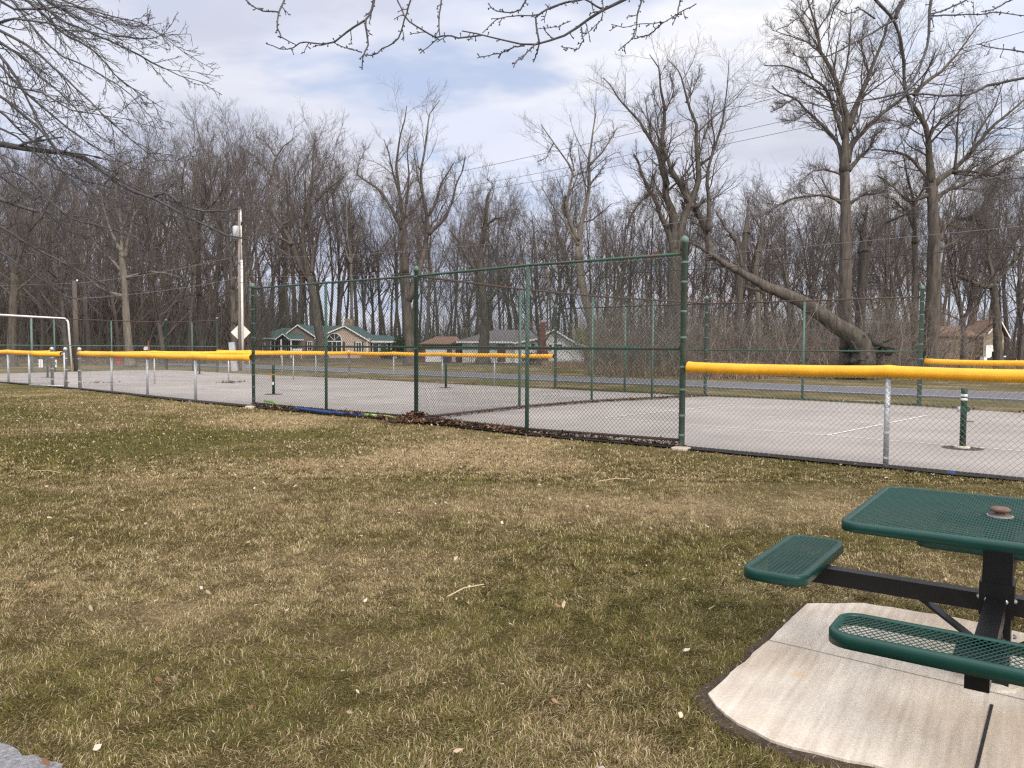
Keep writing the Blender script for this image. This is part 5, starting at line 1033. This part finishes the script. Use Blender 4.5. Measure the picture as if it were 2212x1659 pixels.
# short brown pole at left
p2 = G(166.5, 801); t = thing('utility_pole', 'shorter brown utility pole at the left behind the white pipe frame', 'utility pole', (p2[0], p2[1], 0)); mb = MB(); mb.tube([(0, 0, -.1), (-.06, 0, 5.35)], [.17, .12], 10); mb.build('pole', M['pole_dk'], t, True)
mb = MB()
for z in (5.3, 4.2): mb.lathe((.16, -.1, z), [(.02, 0), (.05, .04), (.05, .08), (.01, .12)], 8)
mb.build('insulator', M['white'], t)
pq = pp+np.array([.72, -.69])*46
t3 = thing('utility_pole', 'utility pole beyond the right edge that carries the overhead wires', 'utility pole', (pq[0], pq[1], 0)); mb = MB(); mb.tube([(0, 0, -.1), (0, 0, 10.3)], [.17, .11], 12); mb.build('pole', M['pole'], t3, True)
def wire(lab, a, za, b, zb, sag, rad, m):
    tt = np.linspace(0, 1, 30)[:, None]; P = np.c_[a+(b-a)*tt, za+(zb-za)*tt-4*sag*tt*(1-tt)]; mb = MB(); mb.tube(P, rad, 5); tag(mb.build('overhead_wire', m), lab, 'wire', 'overhead wires')
for lab, za, zb, sag, rad, m in (('topmost overhead wire running from the tall pole to upper right', 10.4, 10.0, .75, .009, 'cable'), ('second overhead wire below the topmost', 9.8, 9.15, .75, .008, 'cable'), ('third overhead wire just below the second', 9.5, 8.75, .7, .008, 'cable'), ('pale sagging overhead wire, fourth from the top', 7.2, 6.3, .7, .008, 'cable_pale'), ('grey overhead wire, fifth from the top', 6.5, 5.5, .6, .008, 'cable'), ('lowest pale overhead wire above the tall fence', 6.0, 4.85, .5, .008, 'cable_pale'), ('thick black lowest cable passing in front of the leaning tree', 5.6, 4.3, .45, .013, 'black')):
    wire(lab, pp, za, pq, zb, sag, rad, M[m])
wire('upper overhead wire between the short brown pole and the tall pole', p2, 5.2, pp, 7.3, .2, .010, M['cable_pale']); wire('lower overhead wire between the short brown pole and the tall pole', p2, 4.3, pp, 5.9, .2, .010, M['cable_pale'])
wire('overhead wire leaving the left edge from the short brown pole', p2, 5.2, p2+np.array([-40, 12]), 6.3, .4, .010, M['cable_pale'])
# white pipe frame
g1 = G(156, 801.5); topc = AT(147.5, 689, g1[1]); t = thing('pipe_frame', 'white rounded pipe frame standing beyond the far left court', 'pipe frame', (g1[0], g1[1], 0))
P = [np.array([g1[0], g1[1], -.05]), np.array([topc[0], topc[1], topc[2]-.28])]; hzt = AT(0, 680, g1[1]); 
for a in np.linspace(0, 90, 6)[1:]: P.append(np.array([topc[0]-.28+.28*math.cos(R(a)), g1[1], topc[2]-.28+.28*math.sin(R(a))+.03*(a/90)]))
P.append(hzt); P.append(hzt+(hzt-P[-2])*.35); P = [q-np.array([g1[0], g1[1], 0]) for q in P]; x_end = P[-1].copy(); P += [x_end+np.array([-.2, 0, -.25]), np.array([x_end[0]-.35, 0, -.05])]
mb = MB(); mb.tube(P, .055, 10); mb.build('pipe', M['white_pipe'], t, True)
# hydrant, mailboxes
p = G(256, 787.5); t = thing('fire_hydrant', 'red fire hydrant on the verge beyond the courts', 'hydrant', (p[0], p[1], 0)); mb = MB(); mb.lathe((0, 0, 0), [(.2, 0), (.2, .05), (.13, .06), (.13, .55), (.17, .56), (.17, .6), (.14, .66), (.06, .74), (.03, .8), (.001, .8)], 14); mb.build('body', M['red'], t, True)
mb = MB(); mb.tube([(-.24, 0, .42), (.24, 0, .42)], .07, 10); mb.tube([(0, 0, .38), (0, -.22, .38)], .08, 10); mb.build('nozzle', M['red'], t, True)
p = AT(318, 786, 66); t = thing('mailbox_stand', 'pair of roadside mailboxes, one black and one white, on a wooden post', 'mailbox', (p[0], p[1], 0)); mb = MB(); mb.box((.0, 0, .62), (.12, .12, 1.24)); mb.box((-.1, 0, 1.1), (1.3, .12, .07)); mb.build('post', M['woodbrown'], t)
def mbx(x, m):
    mb = MB(); pr = [(x-.13, 1.15), (x+.13, 1.15)]+[(x+.13*math.cos(a), 1.32+.13*math.sin(a)) for a in np.linspace(0, math.pi, 8)]; mb.xz(pr, -.28, .28); mb.build('mailbox', M[m], t)
mbx(-.62, 'black'); mbx(-.35, 'black'); mbx(-.02, 'white')
mb = MB(); mb.box((.12, .05, 1.55), (.1, .1, .8)); mb.build('rear_post', mat('reddish_post', (.25, .1, .07), .8), t)
# little debris on the court
mb = MB(); r = np.random.default_rng(9); q = []
for (x, y, n_) in ((494, 828, 60), (510, 826, 30), (205, 829, 12), (215, 828, 10), (245, 827, 12)):
    c = G(x, y); q.append(np.c_[c+r.normal(0, .25, (n_, 2)), np.full(n_, .02)])
q = np.concatenate(q); mb.add(*leaves(len(q), q[:, 0], q[:, 1], .05, [(.1, .06, .04), (.16, .1, .06)], 8, z=q[:, 2])); tag(mb.build('court_debris', M['vcol']), 'few dead leaves lying on the left court', 'leaves', kind='stuff')

# ---------------------------------------------------------------- foreground trees reaching into the frame
def reach_tree(name, label, base, limbs, depth, seed, spec, spurs=0, mats='twig_near', trunk_h=6., tr=.28, joint=None, trop=(0, 0, 0)):
    rs = np.random.default_rng(seed); rt = thing(name, label, 'tree', (base[0], base[1], 0)); LP, LR, TR = [], [], MB()
    z = np.linspace(-.1, trunk_h, 9); P = np.c_[base[0]+.05*np.sin(z), base[1]+.05*np.cos(z*1.3), z]; TR.tube(P, np.linspace(tr*1.3, tr*.55, 9), 14)
    for lb in limbs:
        lp, a, b = lb[:3]; dp = lb[3] if len(lb) > 3 else depth; dv = rs.uniform(-.06, .06)*dp
        q, rr_ = limb(lp, dp, a, b, 16, rs, dv); LP.append(q); LR.append(rr_)
        if len(lb) > 4 and lb[4]:
            j = np.array([base[0], base[1], lb[4]]); m_ = (q[0]+j)/2; m_[2] += .25; m2 = q[0]+(q[0]-q[1])/np.linalg.norm(q[0]-q[1])*.5
            tt = [j, m_, m2*.5+q[0]*.5, q[0]]; TR.tube(tt, [rr_[0]*2.2, rr_[0]*1.5, rr_[0]*1.1, rr_[0]], 8)
    LP, LR = np.array(LP), np.array(LR)
    for a, b in zip(LP, LR): TR.tube(a, b, 8)
    TR.build('trunk', M[mats], rt, True); cr = MB(); P, Q = LP, LR
    for (m, t0, t1, ang, ratio, k, rr2, wob, minr, lmax) in spec:
        P, Q = branch(P, Q, m, t0, t1, ang, ratio, k, rr2, wob, trop, rs, .45, minr, lmax=lmax); cr.tubes(P, Q, 5 if k > 4 else 4, True)
    if spurs:
        S_, SR = branch(LP, np.minimum(LR, .008), spurs, .05, 1., (45, 90), .03, 3, .6, .3, (0, 0, 0), rs, 0, .003, lmax=.055); SR[:, -1] = .0055; cr.tubes(S_, SR, 5, True)
        S_, SR = branch(P, np.minimum(Q, .006), 3, .2, 1., (40, 90), .12, 3, .6, .3, (0, 0, 0), rs, 0, .003, lmax=.035); SR[:, -1] = .005; cr.tubes(S_, SR, 5, True)
    cr.build('crown', M[mats], rt, True); reparent(rt)
LL = [
 ([(-40, 308), (0, 311), (79, 325), (135, 329), (179, 339), (206, 357), (246, 391), (286, 413), (329, 427), (381, 456), (436, 484), (488, 508), (575, 528)], 14, 1.8, 10, 5.0),
 ([(329, 428), (353, 415), (373, 425), (393, 444), (436, 456), (496, 456), (545, 428)], 7, 1.5, 10),
 ([(-40, -60), (60, 0), (99, 36), (131, 71), (179, 95), (210, 115), (246, 159), (278, 186), (317, 210), (357, 238)], 8, 1.2, 9.5, 6.5),
 ([(20, -70), (79, 0), (131, 44), (198, 71), (278, 107), (337, 139), (397, 167), (456, 182)], 7, 1.2, 9, 6.6), ([(30, -80), (99, 0), (159, 32), (238, 75), (317, 87), (380, 66)], 6, 1.2, 9, 6.7),
 ([(-40, 60), (0, 91), (60, 131), (79, 163), (119, 190), (167, 238), (194, 278), (230, 305)], 7, 1.2, 10, 6.2), ([(-40, 80), (0, 119), (40, 175), (63, 222), (91, 278), (119, 317), (150, 360), (190, 400)], 8, 1.2, 9.5, 6.0),
 ([(-40, 100), (0, 139), (52, 198), (119, 254), (179, 301), (238, 337), (298, 369), (350, 380)], 7, 1.2, 10.5, 6.0), ([(-40, 40), (0, 67), (52, 91), (119, 147), (198, 222), (254, 278), (317, 329), (357, 357), (393, 381)], 7, 1.2, 9, 6.3),
 ([(-40, 185), (0, 206), (40, 238), (79, 270), (131, 337), (179, 397), (230, 440), (290, 480)], 7, 1.2, 10, 5.6), ([(-40, 215), (0, 238), (40, 278), (99, 329), (139, 377), (198, 428), (260, 470), (340, 500)], 6, 1.2, 11, 5.5),
 ([(-40, 310), (0, 333), (24, 369), (63, 385), (111, 436), (159, 476), (222, 488), (278, 504), (317, 528)], 8, 1.5, 9.5, 4.8), ([(-50, 418), (0, 430), (40, 444), (80, 457)], 11, 7, 9, 4.0), ([(-40, 468), (0, 488), (60, 528), (127, 563), (179, 591), (238, 619)], 8, 1.5, 10, 3.9),
 ([(-40, 355), (0, 380), (79, 436), (139, 496), (198, 516), (278, 563)], 6, 1.2, 10.5, 4.5), ([(-40, 60), (0, 48), (32, 40), (79, 46), (119, 52), (160, 75), (220, 110)], 7, 1.2, 9, 6.0), ([(-40, -20), (30, 20), (90, 20), (150, 10), (230, 40), (300, 60), (350, 50)], 6, 1.2, 9.5, 6.6), ([(-40, -40), (30, 0), (70, 60), (130, 120), (200, 150), (280, 200), (330, 260), (340, 290)], 6, 1.2, 10, 6.4),
 ([(-40, 520), (0, 545), (70, 590), (140, 640), (200, 655)], 5, 1.2, 9.5, 3.8), ([(60, -60), (130, 0), (220, 30), (310, 50), (380, 100), (420, 130)], 5, 1.2, 9, 6.8), ([(-40, 150), (20, 185), (90, 200), (160, 240), (230, 250), (290, 260)], 5, 1.2, 9.5, 6.0), ([(-40, 260), (30, 290), (110, 360), (180, 390), (260, 410), (330, 440)], 5, 1.2, 10, 5.2)]
reach_tree('foreground_tree', 'nearby bare tree whose drooping branches sweep in from the upper left', (-10.2, 10.3), LL, 10, 61, [(14, .06, .97, (14, 44), .27, 8, .5, .11, .0042, 1.8), (7, .1, 1., (20, 55), .42, 6, .6, .16, .0028, .6), (3, .2, 1., (20, 55), .5, 4, .7, .16, .0022, .25)], 0, trunk_h=7.5, trop=(.012, 0, -.012))
NN = [
 ([(1440, -60), (1355, -5), (1323, 12), (1288, 28), (1260, 52), (1232, 71), (1204, 83), (1165, 95), (1133, 97), (1101, 89), (1069, 83), (1030, 73), (998, 67)], 9, 2.5, 5.5, 5.2),
 ([(1040, 76), (1030, 79), (990, 82), (966, 75), (942, 81), (907, 61), (875, 40), (859, 0), (850, -30)], 4, 3, 5.4), ([(955, -40), (954, 0), (948, 36), (950, 79), (930, 98), (907, 115)], 4, 2, 5.3, 4.8), ([(815, -50), (808, 0), (802, 28), (788, 44), (792, 67), (796, 95), (784, 119), (782, 151)], 7.5, 2.5, 5.2, 4.8),
 ([(895, -40), (887, 0), (875, 36), (863, 79), (843, 99), (827, 103), (812, 119), (788, 119)], 4, 2.5, 5.2, 4.8), ([(788, 44), (746, 71), (726, 89), (698, 95), (651, 89), (631, 107), (611, 107), (575, 95)], 5, 1.8, 5.2), ([(628, -40), (615, 0), (601, 28), (599, 60), (607, 79), (635, 95)], 5, 2.2, 5.3, 4.8), ([(601, 26), (567, 24), (544, 12), (532, 0), (520, -20)], 3.5, 2.2, 5.3),
 ([(782, 113), (746, 103), (714, 91)], 3, 1.5, 5.2), ([(1133, 99), (1113, 101), (1081, 115), (1061, 119), (1030, 125)], 3.5, 1.5, 5.5), ([(1157, 95), (1137, 115), (1117, 131), (1109, 145)], 3.5, 2, 5.5), ([(1165, 93), (1159, 115), (1153, 133)], 3.2, 2, 5.5), ([(1165, 93), (1158, 60), (1157, 36), (1180, 20), (1230, 4), (1264, -2), (1300, 20)], 4, 4, 5.5),
 ([(1224, 4), (1188, 16), (1157, 34), (1117, 34), (1077, 38), (1061, 52), (1042, 71)], 3.5, 1.8, 5.4), ([(1140, -30), (1137, 0), (1125, 20), (1105, 28), (1069, 24), (1054, 8)], 4, 2, 5.4, 4.9), ([(1256, 59), (1260, 87), (1248, 107), (1212, 101)], 3.5, 1.6, 5.5), ([(1303, -30), (1302, 28), (1300, 42), (1260, 79)], 3, 1.5, 5.5, 4.9),
 ([(1392, -40), (1387, 0), (1375, 32), (1375, 59), (1363, 87), (1335, 109)], 4.5, 2, 5.6, 4.9), ([(1504, 8), (1466, 28), (1434, 48), (1403, 52), (1375, 52), (1350, 60), (1320, 52)], 2.5, 1.6, 5.6), ([(1434, 48), (1403, 75), (1363, 85)], 3, 2, 5.6), ([(1492, -40), (1470, 0), (1463, 30), (1452, 54)], 4, 2, 5.6, 4.9), ([(1232, 45), (1205, 58), (1160, 62)], 2, 1.2, 5.5),
 ([(2020, -60), (2011, 0), (2007, 43), (2007, 86), (1989, 142), (1959, 198), (1899, 211), (1826, 224)], 8, 2.5, 7, 6.2), ([(1860, -40), (1890, 0), (1929, 39), (1946, 86), (1955, 138), (1951, 185), (1964, 215)], 8, 4, 7, 6.0), ([(2290, 150), (2212, 168), (2131, 185), (2097, 206), (2028, 206), (1959, 202), (1900, 220)], 7, 3, 7.5, 4.8),
 ([(1938, 39), (1890, 69), (1839, 95), (1796, 120), (1727, 125)], 5.5, 2, 7), ([(1965, -50), (1951, 0), (1933, 39)], 9, 8, 7, 6.2), ([(2290, 125), (2212, 112), (2148, 103), (2110, 95)], 5, 1.8, 7, 4.8), ([(2011, 34), (2062, 32), (2123, 30), (2153, 26), (2212, 34)], 3.5, 2, 7), ([(2120, -30), (2080, 5), (2040, 22), (2011, 30)], 4, 3, 7), ([(2230, -30), (2183, 0), (2148, 20), (2120, 26)], 4, 2, 7, 5.6),
 ([(1700, -50), (1760, 0), (1735, 30), (1700, 55), (1680, 62)], 5, 1.6, 7, 6.2), ([(1834, -30), (1800, 20), (1790, 60), (1770, 90)], 4, 1.5, 7, 6.2), ([(1959, 200), (1930, 230), (1900, 250), (1860, 255)], 5, 1.6, 7), ([(1964, 215), (1975, 250), (1960, 290), (1930, 330)], 5, 2, 7), ([(1890, 40), (1860, 20), (1830, 30), (1800, 15)], 3.5, 1.5, 7)]
reach_tree('foreground_tree', 'nearby bare tree whose knobbly twigs hang across the top of the frame', (7.6, 4.2), NN, 5.6, 62, [(4, .15, .95, (30, 65), .13, 5, .6, .22, .0035, .28), (2, .3, 1., (35, 70), .45, 4, .7, .25, .0028, .10)], 13, trunk_h=6.5, tr=.24)
print('wood trees', n_w, 'objects', len(bpy.data.objects))
